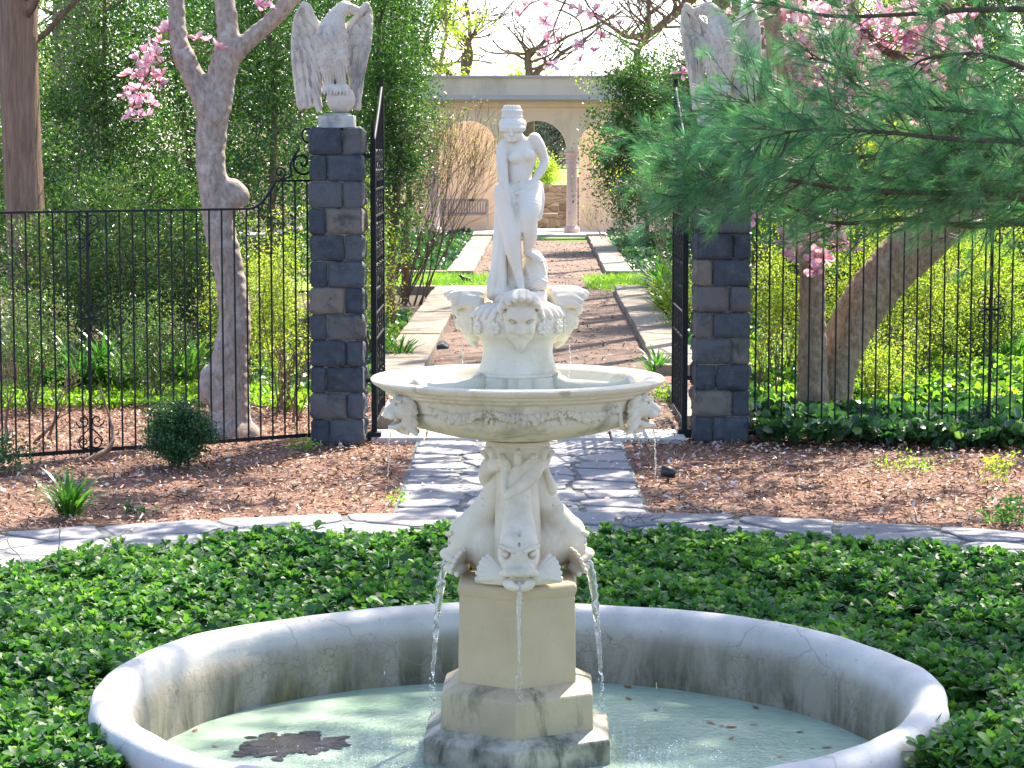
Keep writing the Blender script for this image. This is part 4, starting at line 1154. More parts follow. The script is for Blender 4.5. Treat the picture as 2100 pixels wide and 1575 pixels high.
# ------------------------------------------------------------------ arcade at the end of the path
AY = 64.0
def ax(px, Y=AY): return at(px, 400, Y).x
def az(py, Y=AY): return at(1050, py, Y).z
tag_ = tag
arc = thing("garden_arcade", "long buff stucco arcade with round arches and pink columns at the end of the path", "arcade", (0, AY, 0))
def part(mb, nm, mat, par=arc, off=True, **k):
    o = mb.build(nm, mat, par, **k)
    if off: o.location = (0, -AY, 0)
    return o
mb = MB(); mb.box((.7, AY + 1.2, .04), (26, 4.6, .10)); o = mb.build("terrace", M['terrace']); tag(o, kind='structure')
centers = [1102 + 142 * k for k in range(-4, 4)]
rr_ = 60 / ppm(AY); zs = az(308); zt = az(222); hw = 71 / ppm(AY)
def arch_wall(y0, y1, cs, mat, nm, solid_lo=None):
    mb = MB()
    for c_ in cs:
        c = ax(c_); n = 20
        P = [(c + rr_ * math.cos(pi - pi * i / n), zs + rr_ * math.sin(pi * i / n)) for i in range(n + 1)]
        full = [(c - hw, zs)] + P + [(c + hw, zs)]
        for (xa, za), (xb, zb_) in zip(full[:-1], full[1:]):
            if xb - xa > 1e-6:
                mb.add([(xa, y0, za), (xb, y0, zb_), (xb, y0, zt), (xa, y0, zt)], [(0, 1, 2, 3)])
                mb.add([(xa, y1, za), (xb, y1, zb_), (xb, y1, zt), (xa, y1, zt)], [(3, 2, 1, 0)])
            mb.add([(xa, y0, za), (xa, y1, za), (xb, y1, zb_), (xb, y0, zb_)], [(0, 1, 2, 3)])
    return part(mb, nm, mat)
arch_wall(AY, AY + .34, centers, M['stucco'], "arch_wall")
xl, xr = ax(centers[0] - 71), ax(centers[-1] + 71); xm, wm = (xl + xr) / 2, xr - xl
mb = MB(); mb.box((xm, AY + .17, (az(195) + az(158)) / 2), (wm + .5, .5, az(158) - az(195))); part(mb, "parapet", M['stucco'])
mb = MB(); mb.box((xm, AY + .17, az(157)), (wm + .62, .62, .06)); part(mb, "coping", M['terrace'])
mb = MB(); mb.box((xm, AY + .06, az(200)), (wm + .7, 1.0, .12)); mb.box((xm, AY + .12, az(206)), (wm + .5, .8, .06)); part(mb, "cornice", M['terrace'])
mb = MB(); mb.box((xm, AY + .17, az(214)), (wm + .36, .46, az(209) - az(220))); part(mb, "architrave", M['stucco'])
mb = MB(); mb.box((xm, AY + .19, zt + .05), (wm + .2, .38, .10)); part(mb, "frieze", M['stuccoyel'])
for k in range(len(centers) + 1):
    c = ax(centers[0] - 71 + 142 * k)
    mb = MB(); w_ = 11.0 / ppm(AY)
    mb.lathe([(.001, .09), (w_ * 1.5, .09), (w_ * 1.5, .20), (w_ * 1.3, .24), (w_ * 1.05, .28), (w_ * 1.0, 1.2), (w_ * .95, zs - .30), (w_ * 1.05, zs - .28), (w_ * 1.0, zs - .25), (w_ * 1.2, zs - .12), (w_ * 1.45, zs - .08), (w_ * 1.45, zs - .002), (.001, zs - .002)], 28, (c, AY + .17, 0))
    part(mb, "column", M['pink'], smooth=True, angle=35)
# rear wall, open behind the middle arch
for x0, x1 in ((xl, ax(1046, AY + 2.9)), (ax(1188, AY + 2.9), xr)):
    mb = MB(); mb.box(((x0 + x1) / 2, AY + 3.05, zt / 2), (x1 - x0, .3, zt - .02)); part(mb, "rear_wall", M['stucco'])
mb = MB()
for c_ in (1102,):
    c = ax(1114, AY + 2.9); n = 20; r2 = 70 / ppm(AY + 3)
    P = [(c + r2 * math.cos(pi - pi * i / n), zs + .05 + r2 * math.sin(pi * i / n)) for i in range(n + 1)]
    for (xa, za), (xb, zb_) in zip(P[:-1], P[1:]):
        mb.add([(xa, AY + 2.9, za), (xb, AY + 2.9, zb_), (xb, AY + 2.9, zt), (xa, AY + 2.9, zt)], [(0, 1, 2, 3)])
        mb.add([(xa, AY + 2.9, za), (xa, AY + 3.2, za), (xb, AY + 3.2, zb_), (xb, AY + 2.9, zb_)], [(0, 1, 2, 3)])
part(mb, "rear_arch", M['stuccoyel'])

# wooden bench in the left bay
def wood(name, c1, c2):
    m, t, b, N = newmat(name)
    t.links.new(ramp(t, [(.3, c1), (.7, c2)], noise(t, 6, 6, .6, coords(t, (1, 1, 8)))).outputs[0], b.inputs["Base Color"]); b.inputs["Roughness"].default_value = .8
    return m
M['greywood'] = wood("silvered_teak", (0.25, 0.22, 0.20), (0.38, 0.34, 0.31))
by = AY + 2.1; bx = at(952, 450, by).x; W_ = 1.34; z0 = .09
bench = thing("garden_bench", "silvered wooden slatted bench under the left arch of the arcade", "bench", (bx, by, z0))
mb = MB()
for i in range(17): mb.box((-W_/2 + .08 + i * (W_ - .16) / 16, .22, .64), (.045, .02, .34))
mb.box((0, .22, .83), (W_ - .06, .04, .075)); mb.box((0, .22, .46), (W_ - .06, .035, .05)); mb.build("backrest", M['greywood'], bench)
mb = MB()
for i in range(5): mb.box((0, -.22 + i * .095, .42), (W_ - .02, .08, .025))
mb.build("seat", M['greywood'], bench)
for sx in (-1, 1):
    mb = MB(); mb.box((sx * (W_/2 - .03), 0, .64), (.07, .52, .04)); mb.build("armrest", M['greywood'], bench)
    for sy, hh in ((-.24, .62), (.22, .84)):
        mb = MB(); mb.box((sx * (W_/2 - .03), sy, hh / 2), (.06, .06, hh)); mb.build("leg", M['greywood'], bench)
mb = MB(); mb.box((.2, .195, .83), (.16, .012, .045)); mb.build("plaque", M['iron'], bench)
# stone bench and rubble wall seen through the middle arch
def rubble_mat():
    m, t, b, N = newmat("rubble_stone")
    v = N("ShaderNodeTexVoronoi"); v.inputs["Scale"].default_value = 1.0; v.inputs["Randomness"].default_value = .9
    P = coords(t, (3.4, 3.4, 6.5)); t.links.new(P, v.inputs["Vector"])
    e = N("ShaderNodeTexVoronoi", feature='DISTANCE_TO_EDGE'); t.links.new(P, e.inputs["Vector"]); e.inputs["Scale"].default_value = 1.0; e.inputs["Randomness"].default_value = .9
    sx = N("ShaderNodeSeparateColor"); t.links.new(v.outputs["Color"], sx.inputs[0])
    c = ramp(t, [(0, (.16, .13, .10)), (.4, (.27, .22, .165)), (.75, (.36, .30, .225)), (1, (.22, .205, .20))], sx.outputs[0]).outputs[0]
    c = mix(t, c, (.42, .36, .28), mapr(t, e.outputs["Distance"], .06, .02))
    t.links.new(c, b.inputs["Base Color"]); b.inputs["Roughness"].default_value = .9
    bump(t, b, mapr(t, e.outputs["Distance"], 0, .15), .8, .05)
    return m
M['rubble'] = rubble_mat()
RY = 70.5
mb = MB(); mb.box((at(1110, 400, RY).x, RY, .63), (6, .5, 1.28)); mb.box((at(1180, 400, RY).x + .25, RY - .05, .75), (.7, .6, 1.5))
tag(mb.build("rubble_wall", M['rubble']), "low brown rubble stone wall seen through the middle arch", "stone wall")
sb = thing("stone_bench", "buff stone bench behind the statue in front of the rubble wall", "stone bench", (at(1108, 455, AY + 4.5).x, AY + 4.5, .0))
mb = MB(); mb.box((0, 0, .44), (1.0, .45, .11)); mb.build("seat", M['kerb'], sb, bevel=.02)
for sx in (-1, 1):
    mb = MB(); mb.box((sx * .33, 0, .19), (.16, .36, .385)); mb.build("leg", M['kerb'], sb, bevel=.015)

# ------------------------------------------------------------------ leaves, twigs, blossom
def frames(D, U):
    D = D / (np.linalg.norm(D, axis=1, keepdims=True) + 1e-9)
    S_ = np.cross(D, U); S_ /= np.linalg.norm(S_, axis=1, keepdims=True) + 1e-9
    return D, S_, np.cross(S_, D)
LEAF = {   # template: (along, across, up) and faces
    'leaf': (np.array([(0, 0, 0), (.45, -.5, .10), (1, 0, -.06), (.45, .5, .10)]), np.array([(0, 1, 2), (0, 2, 3)])),
    'round': (np.array([(0, 0, 0), (.25, -.42, .08), (.7, -.5, .06), (1, 0, -.08), (.7, .5, .06), (.25, .42, .08)]), np.array([(0, 1, 2), (0, 2, 3), (0, 3, 4), (0, 4, 5)])),
    'spoon': (np.array([(0, -.06, 0), (0, .06, 0), (.35, -.22, .05), (.35, .22, .05), (.70, -.5, .05), (.70, .5, .05), (.72, 0, -.01), (.95, -.30, -.05), (.95, .30, -.05), (1.0, 0, -.07), (.35, 0, 0)]),
              np.array([(0, 2, 10), (0, 10, 1), (1, 10, 3), (2, 4, 6), (2, 6, 10), (10, 6, 5), (10, 5, 3), (4, 7, 6), (6, 7, 9), (6, 9, 8), (6, 8, 5)])),
    'needle': (np.array([(0, -.5, 0), (0, .5, 0), (.5, .5, .0), (.5, -.5, .0), (1, .15, -.05), (1, -.15, -.05)]), np.array([(0, 1, 2), (0, 2, 3), (3, 2, 4), (3, 4, 5)])),
    'blade': (np.array([(0, -.4, 0), (0, .4, 0), (.3, -.5, .02), (.3, .5, .02), (.58, -.45, -.04), (.58, .45, -.04), (.82, -.3, -.19), (.82, .3, -.19), (1, 0, -.40)]), np.array([(0, 1, 3), (0, 3, 2), (2, 3, 5), (2, 5, 4), (4, 5, 7), (4, 7, 6), (6, 7, 8)])),
    'chip': (np.array([(0, -.3, 0), (0, .3, .1), (1, .45, 0.05), (1, -.35, .18)]), np.array([(0, 1, 2), (0, 2, 3)])),
}
def leaves(name, P, D, U, L, wr, mat, parent=None, kind_='leaf', rnd=None, seed=0, loc=None):
    r_ = np.random.default_rng(seed); T, Fc = LEAF[kind_]
    n = len(P); D, S_, N_ = frames(D, U)
    L = np.broadcast_to(np.asarray(L, float), (n,)); W = L * wr
    V = P[:, None, :] + D[:, None, :] * (T[None, :, 0:1] * L[:, None, None]) + S_[:, None, :] * (T[None, :, 1:2] * W[:, None, None]) + N_[:, None, :] * (T[None, :, 2:3] * L[:, None, None])
    k = len(T); F = (Fc[None] + (np.arange(n) * k)[:, None, None]).reshape(-1, 3)
    if rnd is None: rnd = r_.random(n)
    V = V.reshape(-1, 3)
    if loc is not None: V = V - np.array(loc)
    return link(name, mesh_np(name, V, F, False, rnd=np.repeat(rnd, k)), mat, parent)
def rdir(r_, n, up=0.0):
    d = r_.normal(size=(n, 3)); d[:, 2] += up
    return d / np.linalg.norm(d, axis=1, keepdims=True)
def clumps(r_, c, rad, nc, per, cr, shell=.45, keep=None, lo=None):
    """leaf positions in clumps spread through an ellipsoid; returns positions, outward dirs, clump tone"""
    C = r_.normal(size=(nc, 3)); C /= np.linalg.norm(C, axis=1, keepdims=True)
    C *= (r_.random((nc, 1)) ** shell)
    # uneven outline
    ph = r_.uniform(0, 6, 6)
    a = np.arctan2(C[:, 1], C[:, 0]); e = 1 + .16 * np.sin(3 * a + ph[0] + 4 * C[:, 2]) + .12 * np.sin(5 * a + ph[1] - 6 * C[:, 2])
    C = C * e[:, None] * np.array(rad) + np.array(c)
    if keep is not None: C = C[keep(C)]
    if lo is not None: C = C[C[:, 2] > lo]
    s_ = cr * r_.uniform(.5, 1.3, (len(C), 1))
    P = (C[:, None, :] + r_.normal(size=(len(C), per, 3)) * s_[:, None, :] * np.array([1, 1, .8])).reshape(-1, 3)
    tone = np.repeat(r_.random(len(C)), per)
    out = P - np.array(c)
    return P, out / (np.linalg.norm(out, axis=1, keepdims=True) + 1e-6), tone, C
def crown(name, c, rad, nc, per, cr, L, wr, mat, parent, seed, kind_='leaf', shell=.45, up=.2, outw=.7, loc=(0, 0, 0), keep=None, lo=.02, tw=.5):
    r_ = np.random.default_rng(seed)
    P, O, tone, C = clumps(r_, c, rad, nc, per, cr, shell, keep, lo)
    k = P[:, 2] > lo * .5; P, O, tone = P[k], O[k], tone[k]; n = len(P)
    D = rdir(r_, n, up) + O * outw
    U = rdir(r_, n, .7)
    return leaves(name, P, D, U, L * r_.uniform(.65, 1.25, n), wr, mat, parent, kind_, rnd=np.clip(tone * tw + r_.random(n) * (1 - tw), 0, 1), seed=seed, loc=loc), C
def grow(mb, p, d, L, r, depth, rd, tips, spread=.5, up=.12, nseg=4, split=(2, 3), shrink=.72, wob=.22, rmin=.0022, sides=5):
    p = Vector(p); d = Vector(d).normalized(); pts = [p.copy()]; rad = [r]
    for i in range(nseg):
        d = (d + Vector((rd.gauss(0, wob), rd.gauss(0, wob), rd.gauss(0, wob) + up)) * .6).normalized()
        p = p + d * (L / nseg); pts.append(p.copy()); rad.append(max(rmin, r * (1 - .45 * (i + 1) / nseg)))
    mb.tube(pts, rad, sides if r > .012 else 4 if r > .006 else 3, cap=False)
    if depth <= 0:
        tips.append((p.copy(), d.copy())); return
    n = rd.randint(*split)
    for i in range(n):
        a = rd.uniform(0, 2 * pi); o = d.orthogonal().normalized(); o.rotate(Matrix.Rotation(a, 3, d))
        nd = (d + o * spread * rd.uniform(.6, 1.3)).normalized()
        j = rd.choice((nseg, nseg, nseg - 1)) if i else nseg
        grow(mb, pts[j], nd, L * shrink * rd.uniform(.75, 1.15), max(rmin, rad[j] * .78), depth - 1, rd, tips, spread, up, nseg, split, shrink, wob, rmin, sides)

M['holly'] = leaf_mat("holly_leaf", [(.013, .040, .015), (.030, .080, .022), (.060, .13, .028), (.14, .22, .04)], .30, .34, spec=.5)
M['pach'] = leaf_mat("pachysandra_leaf", [(.010, .040, .018), (.026, .088, .026), (.056, .145, .030), (.10, .205, .036), (.20, .29, .06)], .28, .5, spec=.28)
M['azalea'] = leaf_mat("azalea_leaf", [(.06, .11, .018), (.14, .19, .026), (.25, .28, .038), (.20, .15, .045)], .5, .45)
M['pieris'] = leaf_mat("pieris_leaf", [(.020, .048, .018), (.04, .085, .026), (.075, .13, .035), (.22, .16, .08)], .35, .4)
M['ivy'] = leaf_mat("ivy_leaf", [(.012, .04, .02), (.025, .075, .03), (.05, .12, .035), (.12, .20, .05)], .3, .3)
M['lime'] = leaf_mat("lime_groundcover_leaf", [(.07, .14, .015), (.14, .24, .02), (.22, .32, .03)], .5, .4)
M['strap'] = leaf_mat("strap_leaf", [(.022, .075, .018), (.04, .12, .022), (.09, .19, .03)], .35, .3)
M['spring'] = leaf_mat("spring_leaf", [(.12, .17, .02), (.22, .27, .03), (.30, .32, .04)], .5, .5)
M['pine'] = leaf_mat("pine_needle", [(.038, .105, .078), (.058, .15, .100), (.085, .195, .108), (.17, .27, .10)], .42, .35, tint=(.8, 1.2, .6))
M['boxw'] = leaf_mat("boxwood_leaf", [(.014, .05, .02), (.028, .085, .03), (.05, .12, .035)], .25, .35)
M['petal'] = leaf_mat("magnolia_petal", [(.46, .14, .27), (.62, .32, .43), (.78, .62, .65), (.86, .79, .78), (.88, .85, .81)], .35, .5, tint=(.6, .45, .5), spec=.25)
M['fallen'] = leaf_mat("fallen_petal", [(.46, .20, .32), (.62, .42, .50), (.74, .68, .68), (.60, .50, .40), (.38, .23, .15)], .1, .7, spec=.2)
M['chip'] = leaf_mat("bark_chip", [(.06, .026, .016), (.16, .075, .045), (.28, .15, .095), (.44, .29, .20), (.60, .50, .42)], .0, .9, spec=.1)
M['deadleaf'] = leaf_mat("dead_leaf", [(.13, .05, .02), (.22, .10, .04), (.28, .17, .10)], .15, .6, spec=.3)
M['bark'] = bark_mat("magnolia_bark", (.19, .152, .128), (.46, .385, .335), (.50, .46, .42), (11, 11, 5), .9, (.54, .70))
M['tanbark'] = bark_mat("tan_magnolia_bark", (.155, .11, .07), (.40, .305, .205), (.40, .35, .27), (11, 11, 5), .9, (.56, .72))
M['brown'] = bark_mat("reddish_brown_bark", (.135, .085, .06), (.30, .205, .15), None, (14, 14, 1.2), .9)
M['twig'] = bark_mat("twig_bark", (.085, .055, .04), (.20, .14, .10))
M['palebark'] = bark_mat("pale_twig_bark", (.22, .17, .12), (.40, .33, .24))
M['pinebark'] = bark_mat("pine_bark", (.05, .042, .032), (.12, .095, .07))
# ------------------------------------------------------------------ pachysandra around the pool
r_ = np.random.default_rng(21)
n = 10400
a = r_.uniform(R(-40), R(220), n * 3); q = np.sqrt(r_.uniform(1.35 ** 2, 4.46 ** 2, n * 3))
X, Y = FX + q * np.cos(a), FY + q * np.sin(a)
k = (Y > 7.5) & (np.hypot(X - FX, Y - PY) > 1.63) & (np.abs(X) < .218 * Y + .12); X, Y, q = X[k], Y[k], q[k]
hump = .19 + .03 * np.sin(X * 2.1 + 1) * np.sin(Y * 1.9) + .022 * np.sin(X * 5.3 + Y * 3.1) + .17 * np.clip((8.9 - Y) / .6, 0, 1) * np.clip((2.0 - np.hypot(X - FX, Y - PY)) / .25, 0, 1) + .06 * np.clip((9.3 - Y) / 1.0, 0, 1)
pq = np.hypot(X - FX, Y - PY); edge = np.clip((4.50 - q) / .28, .25, 1) * np.clip((pq - 1.58) / .30, .75, 1)
H_ = (hump + r_.normal(0, .03, len(X))) * edge
# a few bare spots
gap = (np.sin(X * 3.7 + 2.0) * np.sin(Y * 4.1 + X) > .86); kk = ~gap | (r_.random(len(X)) < .35)
X, Y, H_ = X[kk], Y[kk], H_[kk]; n = len(X); print('pachysandra whorls', n)
Ps, Ds, Us, Ls, Rn = [], [], [], [], []
lean = r_.normal(0, .22, (n, 2)); tone = np.clip(.5 + .28 * np.sin(X * 2.9 + 1.7 * np.sin(Y * 2.1)) * np.sin(Y * 3.3 + X) + r_.normal(0, .28, n), 0, 1)
for lay, (m_, el, ln, dz) in enumerate(((6, .25, .062, 0.0), (5, .85, .052, .012), (3, 1.25, .032, .02), (4, -.05, .058, -.05))):
    for j in range(m_):
        if lay == 3: pass
        th = 2 * pi * j / m_ + r_.uniform(-.3, .3, n) + lay * .5 + tone * 6
        e = el + r_.normal(0, .18, n)
        d = np.stack([np.cos(th) * np.cos(e) + lean[:, 0] * .6, np.sin(th) * np.cos(e) + lean[:, 1] * .6, np.sin(e)], 1)
        Ps.append(np.stack([X + lean[:, 0] * .05, Y + lean[:, 1] * .05, np.maximum(H_ + dz, .02)], 1)); Ds.append(d); Us.append(np.tile([0, 0, 1.0], (n, 1)) + r_.normal(0, .25, (n, 3)))
        Ls.append(ln * r_.uniform(.75, 1.25, n)); Rn.append(np.clip(.08 + .50 * tone + r_.normal(0, .12, n) + (.28 if lay == 2 else .10 if lay == 1 else -.08 if lay == 3 else 0), 0, 1))  # lowest leaves darker: shade between the whorls put into the colour
tag(leaves("pachysandra", np.concatenate(Ps), np.concatenate(Ds), np.concatenate(Us), np.concatenate(Ls), .58, M['pach'], None, 'spoon', np.concatenate(Rn), 3), "glossy dark green ground cover filling the round bed about the pool", "ground cover", kind='stuff')
n2 = 3400; i_ = r_.integers(0, n, n2)
P = np.stack([X[i_] + r_.normal(0, .04, n2), Y[i_] + r_.normal(0, .04, n2), H_[i_] * r_.uniform(.3, 1.02, n2)], 1)
tag(leaves("dead_leaves", P[:1200], rdir(r_, 1200, .3), rdir(r_, 1200, 1), r_.uniform(.035, .08, 1200), .55, M['deadleaf'], None, 'leaf'), "curled brown leaves caught among the glossy ground cover", "dead leaves", kind='stuff')
P2 = P[1300:2500].copy(); P2[:, 2] += .02; tag(leaves("ivy", P2, rdir(r_, 1200, .0), rdir(r_, 1200, 2), r_.uniform(.05, .09, 1200), .9, M['ivy'], None, 'round', r_.random(1200) * .4), "dark flat ivy leaves creeping through the ground cover", "ivy", kind='stuff')
# stems under the whorls
mb = MB()
for i in range(0, n, 9):
    mb.tube([(X[i] - .03, Y[i], 0.0), (X[i] + lean[i, 0] * .04, Y[i] + lean[i, 1] * .04, max(H_[i], .03))], [.003, .002], 3, cap=False)
tag(mb.build("pachysandra_stems", M['palebark']), kind='stuff')
# dry runner trailing on the bed at the left
rd = random.Random(4); mb = MB()
c0 = gd(118, 1150, .22)
for i in range(7):
    p = c0 + Vector((rd.uniform(-.25, .35), rd.uniform(-.5, .2), 0)); pts = [p]
    d = Vector((rd.uniform(-1, 1), rd.uniform(-.6, .6), .4))
    for j in range(7): d = d + Vector((rd.gauss(0, .5), rd.gauss(0, .5), rd.gauss(0, .35) - .05)); p = p + d.normalized() * .06; p.z = max(.19, min(p.z, .42)); pts.append(p.copy())
    mb.tube(catmull(pts, 3), .003, 4)
tag(mb.build("dry_vine", M['palebark']), "tangle of dry pale vine stems lying on the green bed at its left edge", "vine")

# ------------------------------------------------------------------ litter on mulch and stones
def scatter(n, seed, xr, yr, keep):
    g_ = np.random.default_rng(seed); X = g_.uniform(*xr, n); Y = g_.uniform(*yr, n); k = keep(X, Y) & (np.abs(X) < .225 * Y + .2)
    return g_, X[k], Y[k]
rad2 = lambda X, Y: np.hypot(X - FX, Y - FY)
onmulch = lambda X, Y: (rad2(X, Y) > 6.42) & ((X < -.80) | (X > .92))
g_, X, Y = scatter(64000, 5, (-5, 5), (13.9, 24), onmulch); n = len(X)
tag(leaves("mulch_chips", np.stack([X, Y, g_.uniform(.0, .022, n)], 1), rdir(g_, n, 0) * np.array([1, 1, .28]), rdir(g_, n, 2.5), g_.uniform(.015, .055, n), .32, M['chip'], None, 'chip'), kind='stuff')
g_, X, Y = scatter(9000, 6, (-5, 5), (13.9, 24), lambda X, Y: onmulch(X, Y) & (np.sin(X * 1.3 + 2) * np.sin(Y * .9) > -.75)); n = len(X)
k = g_.random(n) < np.where(X > .8, .48, .26); X, Y = X[k], Y[k]; n = len(X)
tag(leaves("fallen_petals", np.stack([X, Y, g_.uniform(.012, .03, n)], 1), rdir(g_, n, 0) * np.array([1, 1, .3]), rdir(g_, n, 2.0), g_.uniform(.02, .055, n), .5, M['fallen'], None, 'round'), kind='stuff')
g_, X, Y = scatter(2600, 8, (-5, 5), (13.4, 19.9), lambda X, Y: ((rad2(X, Y) > 4.6) & (rad2(X, Y) < 6.42)) | ((X > -.8) & (X < .92)) & (rad2(X, Y) > 4.6)); n = len(X)
k = g_.random(n) < np.where((rad2(X, Y) > 6.3), .55, .16); X, Y = X[k], Y[k]; n = len(X)
tag(leaves("fallen_petals", np.stack([X, Y, np.full(n, .026)], 1), rdir(g_, n, 0) * np.array([1, 1, .2]), rdir(g_, n, 3.0), g_.uniform(.02, .055, n), .5, M['fallen'], None, 'round'), kind='stuff')
g_, X, Y = scatter(5000, 9, (-1.5, 2.5), (20.3, 62), lambda X, Y: np.abs(X - PX(Y)) < 1.2); n = len(X)
tag(leaves("path_litter", np.stack([X, Y, np.full(n, .02)], 1), rdir(g_, n, 0) * np.array([1, 1, .3]), rdir(g_, n, 2.0), g_.uniform(.02, .06, n), .45, M['chip'], None, 'chip'), kind='stuff')

# leaves afloat and the sunken mat
fl = [(610, 1435), (400, 1497), (440, 1530), (1010, 1395), (790, 1393), (1288, 1408), (1290, 1432), (1345, 1455), (1385, 1413), (1550, 1450), (1480, 1488), (1500, 1490), (1545, 1485), (1458, 1482), (1500, 1513), (1640, 1500), (1665, 1535), (1695, 1532), (1627, 1570), (1600, 1552), (320, 1560), (495, 1450), (560, 1515)]
proto = None
for i, (x, y) in enumerate(fl):
    p = gd(x, y, WZ + .004)
    if math.hypot(p.x - FX, p.y - PY) > 1.40: continue
    if proto is None:
        T = np.array([(-.5, 0, .02), (-.2, -.25, 0), (.2, -.22, .0), (.5, 0, .03), (.2, .2, .0), (-.15, .26, .01), (0, 0, -.0)]) * .06
        proto = link("floating_leaf", mesh_np("floating_leaf", T, [(6, 0, 1), (6, 1, 2), (6, 2, 3), (6, 3, 4), (6, 4, 5), (6, 5, 0)]), M['deadleaf']); o = proto
        o.data.attributes.new("rnd", 'FLOAT', 'POINT').data.foreach_set("value", [.5] * 7)
    else:
        o = proto.copy(); COL.objects.link(o)
    s_ = random.uniform(.45, 1.0) * (1.6 if i in (0, 1) else 1); o.scale = (s_, s_ * random.uniform(.6, 1), 1); o.location = p; o.rotation_euler = (0, 0, random.uniform(0, 6))
    tag(o, "small brown leaf floating on the pool water", "leaf", "brown leaves floating in the pool")
g_ = np.random.default_rng(3); c = gd(600, 1528, WZ)
m, t, b, N = newmat("wet_leaf_mat"); a_ = N("ShaderNodeAttribute", attribute_name="rnd")
t.links.new(ramp(t, [(0, (.003, .005, .006)), (.75, (.010, .010, .009)), (1, (.045, .02, .012))], a_.outputs["Fac"]).outputs[0], b.inputs["Base Color"]); b.inputs["Roughness"].default_value = .12; bump(t, b, noise(t, 60, 5), .8, .01)
n = 420; th = g_.uniform(0, 2 * pi, n); q = g_.random(n) ** .62 * (1 + .22 * np.sin(3 * th + 1) + .14 * np.sin(5 * th) + .16 * np.sin(8 * th + 2))
P = np.stack([c.x + .185 * q * np.cos(th) + .03 * q * np.sin(th), c.y + .17 * q * np.sin(th), WZ + .0015 + .003 * g_.random(n)], 1)
tag(leaves("leaf_mat", P, rdir(g_, n, 0) * np.array([1, 1, .012]), rdir(g_, n, 40), g_.uniform(.03, .07, n), .6, m, None, 'round', g_.random(n), 4, loc=(c.x, c.y, WZ)), "dark wet mat of sunken leaves in the pool, left of the pedestal", "leaf mat")
o = bpy.data.objects['leaf_mat']; o.location = (c.x, c.y, WZ + .003); o.scale = (1, 1, .10)

# foam flakes coloured white to imitate sun glints round the pedestal's foot
m, t, b, N = newmat("foam_glints"); b.inputs["Base Color"].default_value = (.80, .86, .86, 1); b.inputs["Roughness"].default_value = .08; b.inputs["Specular IOR Level"].default_value = .8
g_ = np.random.default_rng(17); n = 5200; a = g_.uniform(-pi, pi, n); q = .42 + np.abs(g_.normal(0, .26, n))
X, Y = FX + q * np.cos(a), FY - .12 + q * np.sin(a)
k = (np.hypot(X - FX, Y - PY) < 1.40) & (np.sin(X * 9 + 2 * np.sin(Y * 5)) * np.sin(Y * 13 + X * 4) > -.35) & (g_.random(n) < np.where(Y > FY + .1, .25, 1)); X, Y = X[k], Y[k]; n = len(X)
tag(leaves("foam_glints", np.stack([X, Y, WZ + g_.uniform(.0, .004, n)], 1), rdir(g_, n, 0) * np.array([1, 1, .5]), rdir(g_, n, 1.3), g_.uniform(.0025, .008, n), .8, m, None, 'round', None, 18), kind='stuff')

# ------------------------------------------------------------------ small plants
def blades(name, root, n, L, wdt, seed, spread=.9, mat='strap', base=.08):
    g_ = np.random.default_rng(seed); th = g_.uniform(0, 2 * pi, n); t_ = g_.random(n) ** .7 * spread
    D = np.stack([np.cos(th) * np.sin(t_), np.sin(th) * np.sin(t_), np.cos(t_)], 1)
    P = np.stack([np.cos(th) * base * g_.random(n), np.sin(th) * base * g_.random(n), np.zeros(n)], 1)
    U = np.cross(np.stack([-np.sin(th), np.cos(th), 0 * th], 1), D) * -1
    return leaves(name, P, D, U, L * g_.uniform(.6, 1.15, n), wdt / L, M[mat], root, 'blade', g_.random(n), seed)
def clump(px, py, n, L, wdt, seed, label, group="strap leaved clumps behind the fences", z=0.0):
    p = gd(px, py, z); t_ = thing("strap_leaf_plant", label, "strap leaf plant", p, 0, group)
    blades("leaf", t_, n, L, wdt, seed); return t_
clump(142, 1058, 90, .32, .024, 1, "strap leaved green clump growing in the mulch in front of the left fence", None)
strap_l = [(75, 800), (110, 808), (165, 805), (215, 800), (265, 803), (345, 798), (385, 795), (40, 790)]
for i, (x, y) in enumerate(strap_l): clump(x, y, 70, .62, .035, 20 + i, "dark strap leaved clump in the row behind the left fence")
for i, (x, y) in enumerate([(1995, 760), (2040, 770), (2085, 775), (2110, 755), (1975, 740), (2030, 720)]): clump(x, y, 70, .62, .035, 40 + i, "sunlit strap leaved clump behind the scrolled post of the right fence")
for i, (x, y) in enumerate([(1590, 770), (1610, 780), (1570, 760)]): clump(x, y, 60, .5, .03, 50 + i, "strap leaved clump close behind the right pillar")
for i, (x, y) in enumerate([(1350, 605), (1362, 625), (1372, 650), (1385, 600), (1400, 620), (1345, 590), (1410, 600), (1390, 640)]): clump(x, y, 80, .62, .045, 60 + i, "bright strap leaved clump along the right kerb of the long path", "strap leaved clumps along the right kerb")
clump(1348, 768, 60, .34, .03, 70, "small strap leaved clump at the near end of the right kerb", None)
for i, (x, y) in enumerate([(820, 745), (790, 735)]): clump(x, y, 50, .4, .03, 74 + i, "strap leaved clump in the ivy left of the left kerb", "strap leaved clumps left of the path")

